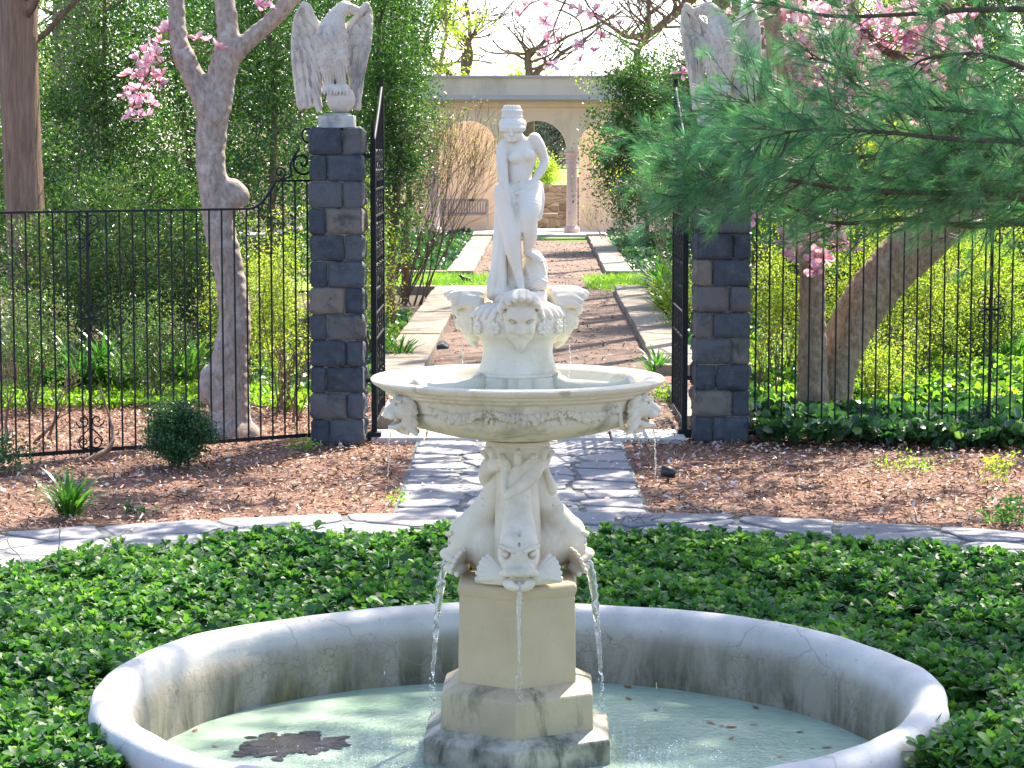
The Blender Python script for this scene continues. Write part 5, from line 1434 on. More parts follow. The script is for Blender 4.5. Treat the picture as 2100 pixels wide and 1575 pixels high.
def shrub(name, label, cat, px, py, Y, wm, hm, nc, per, cr, L, wr, mat, seed, stems=7, bark='twig', group=None, kind_='leaf', c_up=.55, shell=.5, outw=.5, depth_r=None, stem_r=.012, part_name="foliage", lo=.03, sdepth=2, z0=0.0):
    x = at(px, 600, Y).x; root = thing(name, label, cat, (x, Y, z0), 0, group); rd = random.Random(seed)
    mb = MB(); tips = []
    for i in range(stems):
        a = rd.uniform(0, 2 * pi); sp = rd.uniform(.1, .55)
        grow(mb, (rd.uniform(-.06, .06), rd.uniform(-.06, .06), -.02), (math.cos(a) * sp * wm / max(hm, .3), math.sin(a) * sp, 1), hm * rd.uniform(.38, .5), stem_r * rd.uniform(.6, 1.2), sdepth, rd, tips, spread=.45, nseg=3, split=(2, 2), shrink=.62)
    mb.build("stems", M[bark], root, smooth=True)
    crown(part_name, (0, 0, hm * c_up), (wm / 2, (depth_r or wm / 2), hm * .5), nc, per, cr, L, wr, M[mat], root, seed, kind_, shell, lo=lo, outw=outw)
    return root
shrub("boxwood_shrub", "small rounded dark green boxwood in front of the left fence", "shrub", 362, 940, 17.9, .50, .46, 330, 46, .04, .026, .5, 'boxw', 3, 12, lo=.0)
# azaleas, pieris and the like behind the fences (px, depth, width, height)
for i, (px, Y, wm, hm, lab) in enumerate([
    (575, 21.6, .62, 1.75, "yellow green azalea just left of the left pillar, behind the fence"),
    (500, 23.2, .9, 1.5, "yellow green azalea behind the lower trunk of the left magnolia"),
    (60, 21.6, 1.0, 1.25, "thin dull green azalea behind the far left of the fence"),
    (310, 22.6, .9, 1.0, "loose dull green azalea behind the middle of the left fence"),
    (1605, 23.4, 1.0, 1.6, "yellow green azalea behind the bars next to the right pillar"),
    (1790, 23.0, 1.3, 1.75, "big sunlit yellow azalea under the leaning trunk"),
    (1900, 23.8, 1.3, 1.9, "sunlit yellow azalea behind the middle of the right fence"),
    (1800, 21.4, .8, .8, "low yellow azalea at the foot of the leaning trunk"),
    (2010, 24.8, 1.3, 1.8, "yellow green azalea behind the scrolled post of the right fence"),
    (1395, 30.5, .75, .9, "bronze tinted azalea beside the right kerb, behind the open gate"),
    (755, 26.5, .7, 1.9, "yellow green azalea in the gap between the left pillar and its gate")]):
    shrub("azalea", lab, "azalea", px, 0, Y, wm, hm, int(100 * wm * hm) + 40, 34, .075, .032, .5, 'pieris' if i in (2, 3) else 'azalea', 100 + i, 8, group="azaleas around the gate", shell=.55)
for i, (px, Y, wm, hm, lab) in enumerate([
    (240, 25.0, 1.3, 1.95, "dull green pieris with bronze tips behind the left fence"),
    (110, 25.5, 1.2, 1.7, "dull green pieris in front of the big brown trunk"),
    (380, 25.8, 1.1, 1.6, "dull green pieris left of the left magnolia trunk")]):
    shrub("pieris", lab, "shrub", px, 0, Y, wm, hm, int(80 * wm * hm), 44, .10, .055, .36, 'pieris', 130 + i, 7, group="pieris behind the left fence", stem_r=.02)
shrub("young_plant", "small yellow green seedling in the mulch at the far right", "plant", 2052, 0, 16.9, .25, .22, 14, 12, .04, .04, .45, 'azalea', 151, 3, stem_r=.004)
shrub("young_plant", "low green sprout on the ring path's edge at the far right", "plant", 2085, 0, 15.05, .3, .16, 20, 14, .04, .04, .5, 'strap', 152, 3, stem_r=.003)
shrub("young_plant", "tiny green sprout in the mulch behind the ring path, left of the flagstones", "plant", 270, 0, 15.4, .24, .07, 14, 12, .03, .035, .5, 'boxw', 153, 2, stem_r=.003)
shrub("young_plant", "grey green shrublet at the left edge, by the foot of the fence", "plant", -10, 0, 17.4, .45, .3, 40, 16, .05, .04, .5, 'boxw', 154, 3, stem_r=.004)

shrub("weed", "small yellow green weed at the foot of the left pillar", "weed", 622, 0, 18.85, .22, .10, 16, 12, .035, .03, .5, 'lime', 155, 3, stem_r=.003)
shrub("weed", "low green weed on the left edge of the flagstones near the ring path", "weed", 812, 0, 15.9, .2, .06, 16, 12, .03, .022, .6, 'lime', 156, 3, stem_r=.003)
shrub("weed", "bright green weed beside the right near kerb inside the gate", "weed", 1372, 0, 22.4, .35, .14, 24, 12, .05, .04, .5, 'lime', 157, 3, stem_r=.003)
shrub("weed", "sprawling yellow green weed in the mulch below the right fence", "weed", 1880, 0, 17.6, .5, .08, 24, 12, .05, .03, .5, 'lime', 158, 3, stem_r=.003)
# ivy and ground cover sheets
def cover(name, poly, n, L, wr, mat, seed, hgt=.12, label=None, kind_='round', z0=0.0):
    g_ = np.random.default_rng(seed); P2 = np.array(poly); lo, hi = P2.min(0), P2.max(0)
    X = g_.uniform(lo[0], hi[0], n * 2); Y = g_.uniform(lo[1], hi[1], n * 2); ins = np.zeros(len(X), bool)
    for i in range(len(P2)):
        a, b_ = P2[i], P2[(i + 1) % len(P2)]
        c_ = ((a[1] > Y) != (b_[1] > Y)) & (X < (b_[0] - a[0]) * (Y - a[1]) / (b_[1] - a[1] + 1e-12) + a[0]); ins ^= c_
    X, Y = X[ins], Y[ins]; n = len(X)
    Z = z0 + hgt * (.4 + .4 * np.sin(X * 3.1 + Y) * np.sin(Y * 2.3) ** 2 + .35 * g_.random(n))
    return tag(leaves(name, np.stack([X, Y, np.maximum(Z, z0 + .01)], 1), rdir(g_, n, .1), rdir(g_, n, 2.2), L * g_.uniform(.6, 1.3, n), wr, M[mat], None, kind_, np.clip(g_.normal(.4, .25, n), 0, 1), seed), label, "ground cover" if label else None, kind='stuff')
cover("ivy", [(-2.0, 22.9), (-1.4, 22.9), (PX(30) - 1.78, 27.5), (PX(33) - 1.78, 33), (-4.2, 34), (-4.0, 26)], 6500, .075, .85, 'ivy', 31, .16, "dark glossy ivy bed left of the left kerb near the gate")
cover("ivy", [(PX(44) - 1.75, 44.4), (PX(62) - 1.75, 62.5), (-6, 62.5), (-6, 44.4)], 9000, .09, .85, 'ivy', 32, .22, "sunlit ivy bed left of the far kerb")
cover("ivy", [(PX(44) + 1.75, 44.4), (PX(62) + 1.75, 62.5), (7, 62.5), (7, 44.4)], 9000, .09, .85, 'ivy', 33, .25, "glossy ivy bed right of the far kerb")
cover("ivy", [(PX(25) + 1.75, 24), (PX(39) + 1.75, 39.2), (4.5, 39.2), (4.2, 24)], 7000, .075, .85, 'ivy', 34, .18, "dark ivy right of the right kerb behind the gate")
cover("ivy", [(2.0, 19.0), (5.4, 18.6), (5.6, 24.0), (2.0, 24.5)], 15000, .085, .85, 'ivy', 35, .22, "ivy spreading under the right fence and round the trunks")
cover("lime_groundcover", [(-5.2, 21.6), (-2.5, 22.0), (-1.9, 21.4), (-1.8, 23.5), (-5.4, 23.6)], 5200, .05, .7, 'lime', 36, .10, "bright lime ground cover strip behind the left fence")
cover("lime_groundcover", [(2.2, 20.6), (5.8, 20.6), (6, 25), (2.2, 25.5)], 9000, .075, .7, 'lime', 37, .26, "lime green leafy ground cover behind the right fence")
for i, q in enumerate(([(PX(42) - 3.2, 39.6), (PX(42) - .95, 39.8), (PX(42) - .85, 43.6), (PX(42) - 3.2, 43.8)], [(PX(42) + .8, 39.9), (PX(42) + 3.2, 39.6), (PX(42) + 3.2, 43.8), (PX(42) + .8, 43.5)])):
    cover("grass", q, 9000, .11, .06, 'lime', 41 + i, .03, None, 'needle', .02)

# ------------------------------------------------------------------ evergreens
def evergreen(label, px, Y, wm, z_lo, z_hi, nc, per, seed, mat='holly', L=.05, trunk_r=.06, group="dark evergreens behind the fences", wr=.5, name="holly_tree", cr=.15, cat="evergreen tree"):
    x = at(px, 300, Y).x; root = thing(name, label, cat, (x, Y, 0), 0, group); rd = random.Random(seed)
    mb = MB(); tips = []
    pts = [Vector((rd.uniform(-.05, .05) * i, rd.uniform(-.05, .05) * i, z_hi * .85 * i / 6)) for i in range(7)]
    mb.tube(pts, [trunk_r * (1 - .12 * i) for i in range(7)], 8)
    for i in range(14):
        p = pts[rd.randint(1, 5)]; a = rd.uniform(0, 2 * pi)
        grow(mb, p, (math.cos(a), math.sin(a), .5), wm * .28, trunk_r * .3, 1, rd, tips, nseg=3)
    mb.build("trunk", M['brown'], root, smooth=True)
    crown("crown", (0, 0, (z_lo + z_hi) / 2), (wm / 2, wm / 2 * .9, (z_hi - z_lo) / 2), nc, per, cr, L, wr, M[mat], root, seed, 'leaf', .5, lo=max(.05, z_lo - .2))
    return root
evergreen("broad dark holly right of the big brown trunk at the left", 215, 28.5, 2.0, .5, 5.6, 480, 60, 201)
evergreen("low dark holly behind the scrolled post of the left fence", 165, 27.0, 1.7, .1, 2.2, 260, 60, 221)
evergreen("low dark holly behind the middle bars of the left fence", 320, 27.8, 1.7, .1, 2.3, 260, 60, 222)
evergreen("broad tall evergreen cut by the photo's left edge", -70, 33.0, 3.4, .1, 6.0, 420, 60, 223)
evergreen("big evergreen beyond the left end of the fence", -420, 31.0, 4.2, .1, 6.5, 420, 60, 224, L=.07, cr=.2)
evergreen("big evergreen beyond the right end of the fence", 2330, 30.0, 4.0, .1, 6.5, 420, 60, 225, L=.07, cr=.2)
evergreen("low dark evergreen closing the gap behind the thick left trunk", 40, 31.0, 2.6, .1, 3.4, 380, 60, 220)
evergreen("dark holly filling the gap left of the left magnolia trunk", 385, 30.5, 2.0, .4, 6.2, 480, 60, 202)
evergreen("dark holly between the left magnolia trunk and the left eagle", 545, 27.5, 1.7, .4, 6.0, 460, 60, 203)
evergreen("dark holly behind the left eagle", 690, 32.0, 1.7, .6, 6.5, 380, 60, 204)
evergreen("narrow holly left of the long path, behind the left gate", 800, 30.5, .95, .5, 5.6, 330, 60, 205)
evergreen("feathery holly behind the narrow one, beside the bare shrub", 830, 37.0, 1.2, 1.2, 7.5, 300, 55, 206, L=.055)
evergreen("broad evergreen right of the path in front of the arcade", 1325, 55.0, 2.7, .5, 4.75, 520, 60, 207, L=.085, cr=.2)
evergreen("dark evergreen behind the right gate", 1440, 33.0, 1.2, .3, 4.2, 330, 60, 208)
evergreen("tall evergreen at the far right behind the pine boughs", 2040, 30.0, 2.6, .8, 6.5, 420, 60, 209)
evergreen("dark evergreen behind the leaning trunks on the right", 1760, 33.0, 2.2, .6, 3.6, 380, 60, 210)
evergreen("dark evergreen behind the upright trunk on the right", 1590, 35.0, 2.0, .5, 3.9, 340, 60, 211)
evergreen("yellow green spring tree behind the pink blossoms at the right", 1880, 38.0, 3.4, 2.2, 7.5, 300, 55, 212, mat='spring', L=.07, name="spring_tree", cat="tree", group="spring trees in young leaf")
evergreen("pale spring tree glowing behind the hollies at the far left", 90, 44.0, 3.2, 1.5, 8.0, 170, 50, 213, mat='spring', L=.08, name="spring_tree", cat="tree", group="spring trees in young leaf")
evergreen("airy spring tree high behind the narrow holly", 905, 70.0, 3.6, 3.5, 10, 110, 40, 214, mat='spring', L=.10, name="spring_tree", cat="tree", group="spring trees in young leaf", trunk_r=.1)
evergreen("broad dark evergreen far behind the left fence", 470, 46.0, 6.0, .2, 9.5, 420, 60, 215, L=.11, cr=.35, trunk_r=.15)
evergreen("broad dark evergreen far behind the hollies at the left edge", 30, 52.0, 5.0, .2, 4.8, 330, 60, 216, L=.12, cr=.35, trunk_r=.15)
evergreen("broad dark evergreen far behind the right fence", 1900, 50.0, 6.5, .2, 5.4, 420, 60, 217, L=.12, cr=.35, trunk_r=.15)
evergreen("dark evergreen beyond the arcade's right end", 1520, 58.0, 3.6, .2, 5.4, 300, 60, 218, L=.11, cr=.3, trunk_r=.12)
evergreen("dark evergreen beyond the arcade's left end", 745, 58.0, 3.0, .2, 9.0, 300, 60, 219, L=.11, cr=.3, trunk_r=.12)

for i, (px, Y, wm, hm, lab) in enumerate([(1660, 27.0, 1.5, 2.3, "dense rhododendron behind the upright trunk on the right"), (1850, 27.5, 1.9, 2.5, "dense rhododendron behind the sunlit azaleas on the right"), (2030, 28.0, 1.9, 2.4, "dense rhododendron behind the scrolled post on the right"), (1990, 25.6, 1.2, 1.7, "pale leafed shrub glowing behind the right fence's scrolled post")]):
    shrub("rhododendron", lab, "shrub", px, 0, Y, wm, hm, int(75 * wm * hm), 44, .12, .075, .4, 'lime' if i == 3 else 'holly' if i != 1 else 'azalea', 330 + i, 7, group="broad shrubs behind the right fence", stem_r=.02, lo=.02)
# tall trunks at the left
def big_trunk(label, px, Y, wpx, lean, seed, mat='brown', H=9.0, group="tall bare trunks at the left", nb=9, bl=1.3):
    x = at(px, 300, Y).x; r0 = wpx / 2 / ppm(Y); root = thing("tall_tree", label, "tree", (x, Y, 0), 0, group); rd = random.Random(seed)
    mb = MB(); P = [Vector((lean * z + .03 * math.sin(z * 1.1 + seed), .02 * math.sin(z), z)) for z in np.linspace(-.05, H, 16)]
    n = 18; base = len(mb.v)
    for i, p in enumerate(P):
        z = p.z
        for k in range(n):
            a = 2 * pi * k / n; r = r0 * (1.18 - .25 * z / H + .35 * math.exp(-z * 3)) * (1 + .07 * math.sin(5 * a + z * .4) + .05 * math.sin(9 * a + 1))
            mb.v.append((p.x + r * math.cos(a), p.y + r * math.sin(a), z))
    for i in range(len(P) - 1):
        for k in range(n): mb.f.append((i*n+k, i*n+(k+1)%n, (i+1)*n+(k+1)%n, (i+1)*n+k))
    mb.build("trunk", M[mat], root, smooth=True)
    mb = MB(); tips = []
    for i in range(nb):
        z = H * rd.uniform(.35, .98); a = rd.uniform(0, 2 * pi)
        grow(mb, (lean * z, 0, z), (math.cos(a), math.sin(a), .5), bl, r0 * .22, 3, rd, tips, nseg=4, spread=.5)
    mb.build("branches", M['twig'], root, smooth=True)
    g_ = np.random.default_rng(seed); T = np.array([tuple(t_[0]) for t_ in tips]); P = (T[:, None] + g_.normal(0, .12, (len(T), 22, 3))).reshape(-1, 3)
    leaves("crown", P, rdir(g_, len(P), .2), rdir(g_, len(P), 1), .06, .5, M['spring'], root, 'leaf', seed=seed)
big_trunk("thick reddish brown ridged trunk at the left edge", 44, 26.0, 68, .004, 1)
big_trunk("slimmer brown trunk behind the hollies, right of the thick one", 182, 36.0, 56, -.01, 2)
for i, (px, Y, wpx, ln) in enumerate([(1585, 30.0, 34, .0), (1730, 41.0, 40, .01), (1870, 47.0, 44, -.01), (1990, 36.0, 36, .015)]):
    big_trunk(["slim mossy trunk right behind the right eagle", "straight bare trunk behind the pink blossoms, left of the others", "bare trunk far behind the pink blossoms", "bare trunk behind the pine at the far right"][i], px, Y, wpx, ln, 10 + i, 'brown', 11.0, "bare trunks behind the pink blossoms", 16, 1.7)
for i, (x, y, ln) in enumerate([(3.5, 33.0, .0), (4.6, 38.5, .01), (3.7, 41.5, -.005), (5.2, 47.0, .0), (4.3, 51.0, .01), (5.4, 57.5, 0), (4.9, 35.5, .0), (6.3, 44.0, -.01)]):
    big_trunk(["bare tree nearest the right gate, behind the evergreen there", "bare tree in the second row right of the long path", "bare tree right of the grass strip, close to the far kerb", "bare tree standing back from the far kerb on the right", "bare tree near the broad evergreen by the arcade", "bare tree close to the arcade's right end", "bare tree behind the leaning magnolia, right of the near kerb", "bare tree farthest right of the long path's grass strip"][i], 1050 + x / y * FPX * .995, y, 2 * .11 * ppm(y), ln, 30 + i, 'brown', 11.0, "bare trees right of the long path", 18, 2.0)
big_trunk("leaning brown trunk between the thick one and the hollies", 118, 40.0, 44, .03, 3)
# ------------------------------------------------------------------ magnolias
def blossom_mesh(name, np_, open_, droop, seed, L=.075):
    g_ = np.random.default_rng(seed); n = np_; th = 2 * pi * np.arange(n) / n * 1.0 + g_.uniform(-.3, .3, n); th[n // 2:] += .5
    el = open_ + g_.normal(0, .22, n) - np.where(np.arange(n) < n // 2, droop, 0)
    D = np.stack([np.cos(th) * np.cos(el), np.sin(th) * np.cos(el), np.sin(el)], 1); U = np.tile([0, 0, 1.0], (n, 1)) - D * .2
    U = np.where(el[:, None] > 1.0, -np.stack([np.cos(th), np.sin(th), 0 * th], 1), U)
    T, Fc = LEAF['spoon']; D, S_, N_ = frames(D, U); Ln = L * g_.uniform(.8, 1.2, n)
    cup = T.copy(); cup[:, 2] = .22 * (T[:, 0] - .5) ** 2 * 4 * .3 + .25 * np.abs(T[:, 1]) - .04
    V = D[:, None] * (T[None, :, 0:1] * Ln[:, None, None]) + S_[:, None] * (T[None, :, 1:2] * Ln[:, None, None] * .55) + N_[:, None] * (cup[None, :, 2:3] * Ln[:, None, None])
    F = (Fc[None] + (np.arange(n) * len(T))[:, None, None]).reshape(-1, 3)
    rn = np.clip(.12 + .62 * np.repeat(g_.uniform(.5, 1, n), len(T)) * np.tile(T[:, 0] ** 1.3, n) + g_.normal(0, .05, n * len(T)), 0, 1)
    me = mesh_np(name, V.reshape(-1, 3), F, True, rnd=rn); me.materials.append(M['petal']); return me
BL = [blossom_mesh("blossom", 8, 1.1, .0, 1), blossom_mesh("blossom", 9, .75, .3, 2), blossom_mesh("blossom", 8, .45, .7, 3), blossom_mesh("blossom", 7, 1.2, 1.3, 4)]
def blossoms(root, pts, rd, s=1.0):
    for p in pts:
        o = bpy.data.objects.new("blossom", rd.choice(BL)); COL.objects.link(o); o.parent = root
        o.location = Vector(p) - root.location; o.rotation_euler = (rd.gauss(0, .5), rd.gauss(0, .5), rd.uniform(0, 6)); k = s * rd.uniform(.8, 1.2); o.scale = (k, k, k)
def blossom_mass(name, root, pts, seed):
    """far and overhead flowers as one part"""
    g_ = np.random.default_rng(seed); P = np.array(pts); n = len(P); k = 8
    P = np.repeat(P, k, 0); D = rdir(g_, n * k, .5)
    o = leaves(name, P - np.array(root.location), D, rdir(g_, n * k, .5), g_.uniform(.06, .10, n * k), .55, M['petal'], root, 'round', g_.random(n * k), seed)
    return tag(o, kind='stuff')
def magnolia(label, base, Y, chains, lumps, seed, tops, bl_px, over=220, smooth_px=2.6, tw=(3, .62), flowers_above=True):
    k = ppm(Y, 1.5); bx, byp = base; p0 = at(bx, byp, Y); root = thing("magnolia_tree", label, "magnolia tree", (p0.x, Y, 0), 0, "pink flowering magnolias"); rd = random.Random(seed)
    z_off = p0.z
    W = []
    for c in chains: W.append([((x - bx), dy, (byp - y), r) for x, y, r, dy in c])
    allp = np.array([q for c in W for q in c])
    lo = (allp[:, :3] - allp[:, 3:]).min(0) - 12; hi = (allp[:, :3] + allp[:, 3:]).max(0) + 12
    S = Sculpt(lo, hi, smooth_px)
    nz = lambda X, Y_, Z, t_: 1.2 * np.sin(X * .12 + 2 * np.sin(Z * .05)) * np.sin(Z * .11 + Y_ * .1) + .6 * np.sin(Z * .31 + X * .2)
    for c in W: S.chain(c, 10, n=5, disp=nz)
    for x, y, r, dy in lumps: S.ell((x - bx, dy, byp - y), (r, r, r * 1.1), 9)
    o = link("trunk", S.mesh("trunk", 1 / k), M['bark' if bx < 1000 else 'tanbark'], root); o.location = (0, 0, z_off)
    # limbs above
    mb = MB(); tips = []
    for (x, y, r, dy), d in tops:
        p = Vector(((x - bx) / k, dy / k, z_off + (byp - y) / k)); grow(mb, p, d, 1.25, r / k, tw[0] + 1, rd, tips, spread=tw[1], up=.08, nseg=4, wob=.25)
    mb.build("branches", M['twig'], root, smooth=True)
    pts = [root.location + t_[0] for t_ in tips if True]
    vis = lambda p: p.z < 2.4 + .0615 * p.y + .12
    if flowers_above:
        up = [p for p in pts if not vis(p)]; rd.shuffle(up)
        if up: blossom_mass("blossoms", root, [p + Vector((rd.gauss(0, .06), rd.gauss(0, .06), rd.gauss(0, .06))) for p in up[:over] for _ in range(5)], seed)  # unseen flowers above, multiplied to throw more shade on the mulch
    # flowers in view, each on its twig
    P3 = []
    for x, y in bl_px:
        p = at(x, y, Y + rd.uniform(-.3, .3) - (.5 if y > 420 else 0)); P3.append(p)
    blossoms(root, [p for p in P3 if p.z > 1.72 or p.y > 20.5], rd)
    blossoms(root, [p + Vector((rd.gauss(0, .02), -.04 * k_, rd.gauss(0, .02))) for p in P3 if not (p.z > 1.72 or p.y > 20.5) for k_ in (0, 1)], rd, 1.35)
    return root, P3
def twigs(root, paths, name="twigs", mat='twig'):
    mb = MB()
    for pts, r0 in paths:
        Q = catmull([Vector(p) - root.location for p in pts], 5); mb.tube(Q, [r0 * (1 - .6 * i / len(Q)) for i in range(len(Q))], 5)
    return mb.build(name, M[mat], root, smooth=True)
bl_left = [(346,62),(327,66),(327,88),(308,97),(292,108),(285,122),(306,112),(320,112),(300,128),(312,126),(281,140),(300,145),(262,155),(276,152),(285,160),(314,152),(332,157),(300,172),(318,165),(270,185),(256,192),(284,190),(296,185),(325,178),(308,200),(295,205),(270,222),(284,218),(310,212),(268,240),(290,242),(302,238),(403,83),(422,85),(447,101),(530,10),(553,15),(572,0),(336,74),(300,158)]
mgl, P3 = magnolia("pink magnolia with a pale crooked trunk left of the left pillar", (470, 893), 19.8,
    [[(474, 905, 54, 0), (472, 860, 44, 0), (471, 800, 42, 0), (476, 720, 37, 2), (484, 650, 33, 3), (474, 560, 31, 0), (458, 480, 32, 0), (447, 400, 31, 0), (439, 330, 30, 0), (442, 260, 31, 0), (446, 215, 33, 0)],
     [(438, 225, 26, -4), (410, 165, 23, -4), (388, 120, 21, -6), (379, 90, 19, -4), (374, 40, 17, 0), (371, -35, 16, 0)],
     [(452, 215, 30, 2), (468, 130, 28, 3), (477, 85, 24, 4), (472, 20, 21, 8), (465, -40, 20, 10)],
     [(474, 130, 22, 0), (510, 92, 19, -4), (555, 55, 17, -6), (602, 8, 17, -8), (645, -45, 16, -10)]],
    [(482, 392, 26, -2), (497, 400, 21, -4), (470, 420, 24, -6), (436, 770, 24, 0), (428, 796, 22, -4), (424, 812, 14, -4), (478, 890, 30, -30), (440, 893, 34, -12), (512, 895, 26, -8), (395, 118, 17, -14), (455, 240, 16, -22)],
    301, [((371, -35, 15, 0), (-.2, -.2, 1)), ((371, -35, 12, 0), (-.8, -.3, .6)), ((465, -40, 17, 10), (.1, .3, 1)), ((465, -40, 13, 10), (-.2, -.7, .8)), ((645, -45, 14, -10), (.8, -.3, .6)), ((645, -45, 12, -10), (.5, .5, .8))], bl_left)
A = lambda x, y, Y=19.75: at(x, y, Y)
tw_ = [([A(380, 112), A(352, 120), A(330, 130), A(305, 150), A(285, 185), A(270, 225)], .011), ([A(352, 120), A(345, 90), A(346, 66)], .006), ([A(330, 130), A(312, 112), A(300, 100)], .005), ([A(305, 150), A(325, 172), A(320, 205), A(302, 238)], .006), ([A(285, 185), A(262, 175), A(256, 188)], .005), ([A(270, 225), A(285, 235), A(292, 242)], .004), ([A(305, 150), A(280, 140), A(270, 150)], .004),
       ([A(395, 110), A(415, 105), A(430, 108), A(447, 103)], .008), ([A(415, 105), A(405, 90), A(403, 83)], .004), ([A(420, 105), A(424, 95), A(422, 86)], .004), ([A(540, -30), A(535, -5), A(530, 10)], .005), ([A(560, -30), A(556, 0), A(553, 15)], .005), ([A(580, -30), A(575, -10), A(572, 0)], .005)]
twigs(mgl, tw_)
Yr = 20.3
rd = random.Random(77)
bl_r1 = [(1065,35),(1085,10),(1125,15),(1078,17),(1120,45),(1128,52),(1165,20),(1195,28),(1206,34),(1217,25),(1270,55),(1232,78),(1135,80),(1143,87),(1125,87),(1117,107),(1195,97),(1190,127),(1218,107),(1135,133),(1398,150),(1612,488),(1632,486),(1655,492),(1630,514),(1642,522),(1668,535),(1670,552),(1690,530),(1715,492),(1720,502),(1740,512),(1545,448),(1715,472),(1720,440),(1572,8),(1502,30)]
bl_r2 = [(1590,45),(1580,62),(1640,30),(1625,62),(1600,85),(1650,50),(1730,60),(1720,80),(1745,95),(1725,92),(1790,90),(1910,50),(1905,64),(1605,150),(1625,145),(1615,162),(1640,165),(1655,185),(1600,188),(1615,197),(1675,195),(1690,205),(1700,217),(1640,187),(1850,75)]
while len(bl_r2) < 98:
    x, y = rd.uniform(1590, 2000), rd.uniform(15, 250)
    if y < 130 or x < 1760 or rd.random() < .3: bl_r2.append((x, y))
mg1, _ = magnolia("pink magnolia with an upright pale trunk just right of the right pillar", (1668, 862), 20.6,
    [[(1668, 872, 44, 0), (1666, 820, 34, 0), (1665, 740, 30, 0), (1663, 640, 27, 0), (1661, 550, 27, 0), (1650, 480, 28, 0), (1636, 420, 28, 0), (1620, 350, 25, 2), (1600, 250, 22, 4), (1583, 120, 19, 4), (1573, 0, 17, 4), (1566, -60, 16, 4)]],
    [(1640, 868, 22, -10), (1690, 868, 20, 0), (1668, 800, 20, -18)],
    302, [((1566, -60, 16, 4), (-.2, -.2, 1)), ((1566, -60, 13, 4), (-.9, -.5, .5)), ((1573, -20, 12, 4), (.7, .3, .8))], bl_r1)
B = lambda x, y, Y=20.4: at(x, y, Y)
twigs(mg1, [([B(1560, -60), B(1400, -110), B(1250, -90), B(1180, -30), B(1150, 20)], .022), ([B(1180, -30), B(1120, -5), B(1085, 10), B(1065, 35)], .010), ([B(1150, 20), B(1135, 60), B(1140, 85)], .009), ([B(1150, 20), B(1185, 40), B(1195, 70), B(1197, 97), B(1190, 127)], .009), ([B(1190, -30), B(1205, 10), B(1217, 25), B(1232, 60), B(1232, 78), B(1218, 107)], .009), ([B(1217, 25), B(1245, 40), B(1270, 55)], .006), ([B(1140, 85), B(1122, 95), B(1117, 107), B(1135, 133)], .006), ([B(1150, 20), B(1125, 30), B(1120, 45)], .006), ([B(1190, 90), B(1160, 100), B(1135, 112)], .004), ([B(1195, 97), B(1225, 128), B(1260, 130)], .004),
    ([B(1300, -95), B(1340, 20), B(1380, 110), B(1398, 150)], .008), ([B(1480, -60), B(1495, 0), B(1502, 30)], .006),
    ([B(1640, 430), B(1612, 450), B(1605, 475), B(1612, 488)], .007), ([B(1640, 430), B(1655, 470), B(1650, 492), B(1640, 518)], .007), ([B(1650, 480), B(1672, 500), B(1670, 535)], .006), ([B(1640, 430), B(1700, 440), B(1722, 470), B(1740, 510)], .007), ([B(1700, 440), B(1712, 470), B(1716, 495)], .005), ([B(1636, 420), B(1590, 425), B(1545, 446)], .006)])
mg2, P32 = magnolia("pink magnolia with a stout trunk leaning right behind the right fence", (1702, 855), 20.9,
    [[(1700, 868, 52, 0), (1706, 800, 44, 0), (1722, 720, 42, 0), (1752, 635, 40, 0), (1800, 560, 38, 0), (1856, 492, 36, 0), (1922, 435, 33, 0), (2000, 380, 29, 0), (2100, 320, 25, 0), (2190, 240, 23, 0)],
     [(1718, 760, 34, 20), (1765, 665, 34, 24), (1830, 580, 31, 26), (1895, 520, 29, 26), (1965, 455, 26, 26), (2060, 390, 22, 22), (2150, 330, 19, 20)],
     [(1770, 625, 30, 14), (1840, 560, 27, 20), (1905, 490, 24, 26), (1950, 420, 22, 30), (1970, 330, 20, 34), (1960, 230, 17, 36), (1940, 120, 14, 36), (1930, -20, 12, 36)]],
    [(1735, 668, 20, -20), (1690, 862, 24, -12), (1790, 560, 14, -22)],
    303, [((2190, 240, 20, 0), (.3, -.4, 1)), ((2190, 240, 16, 0), (-.4, .2, 1)), ((1930, -20, 11, 36), (0, 0, 1)), ((1960, 230, 12, 36), (-1, -.1, .5)), ((1950, 150, 11, 36), (-1, -.2, .25)), ((1940, 90, 9, 36), (-.8, -.3, .8)), ((1965, 260, 10, 36), (.8, -.3, .6))], bl_r2)
rd = random.Random(9); pw = []
stem = [B(1960, 230, 21), B(1940, 120, 21), B(1930, 0, 21)]
for p in P32:
    s_ = rd.choice(stem); m_ = s_.lerp(p, .55) + Vector((rd.gauss(0, .12), rd.gauss(0, .1), rd.gauss(0, .1)))
    if rd.random() < .45: pw.append(([s_, m_, p], .008))
    else: pw.append(([p + Vector((rd.gauss(0, .12), rd.gauss(0, .1), -abs(rd.gauss(.12, .1)))), p + Vector((rd.gauss(0, .03), 0, -.05)), p], .004))
twigs(mg2, pw)
g_ = np.random.default_rng(5); P = np.repeat(np.array([tuple(p) for p in P32]), 6, 0) + g_.normal(0, .10, (len(P32) * 6, 3))
blossom_mass("blossoms", mg2, [tuple(p) for p in P[g_.random(len(P)) < .55]], 6)

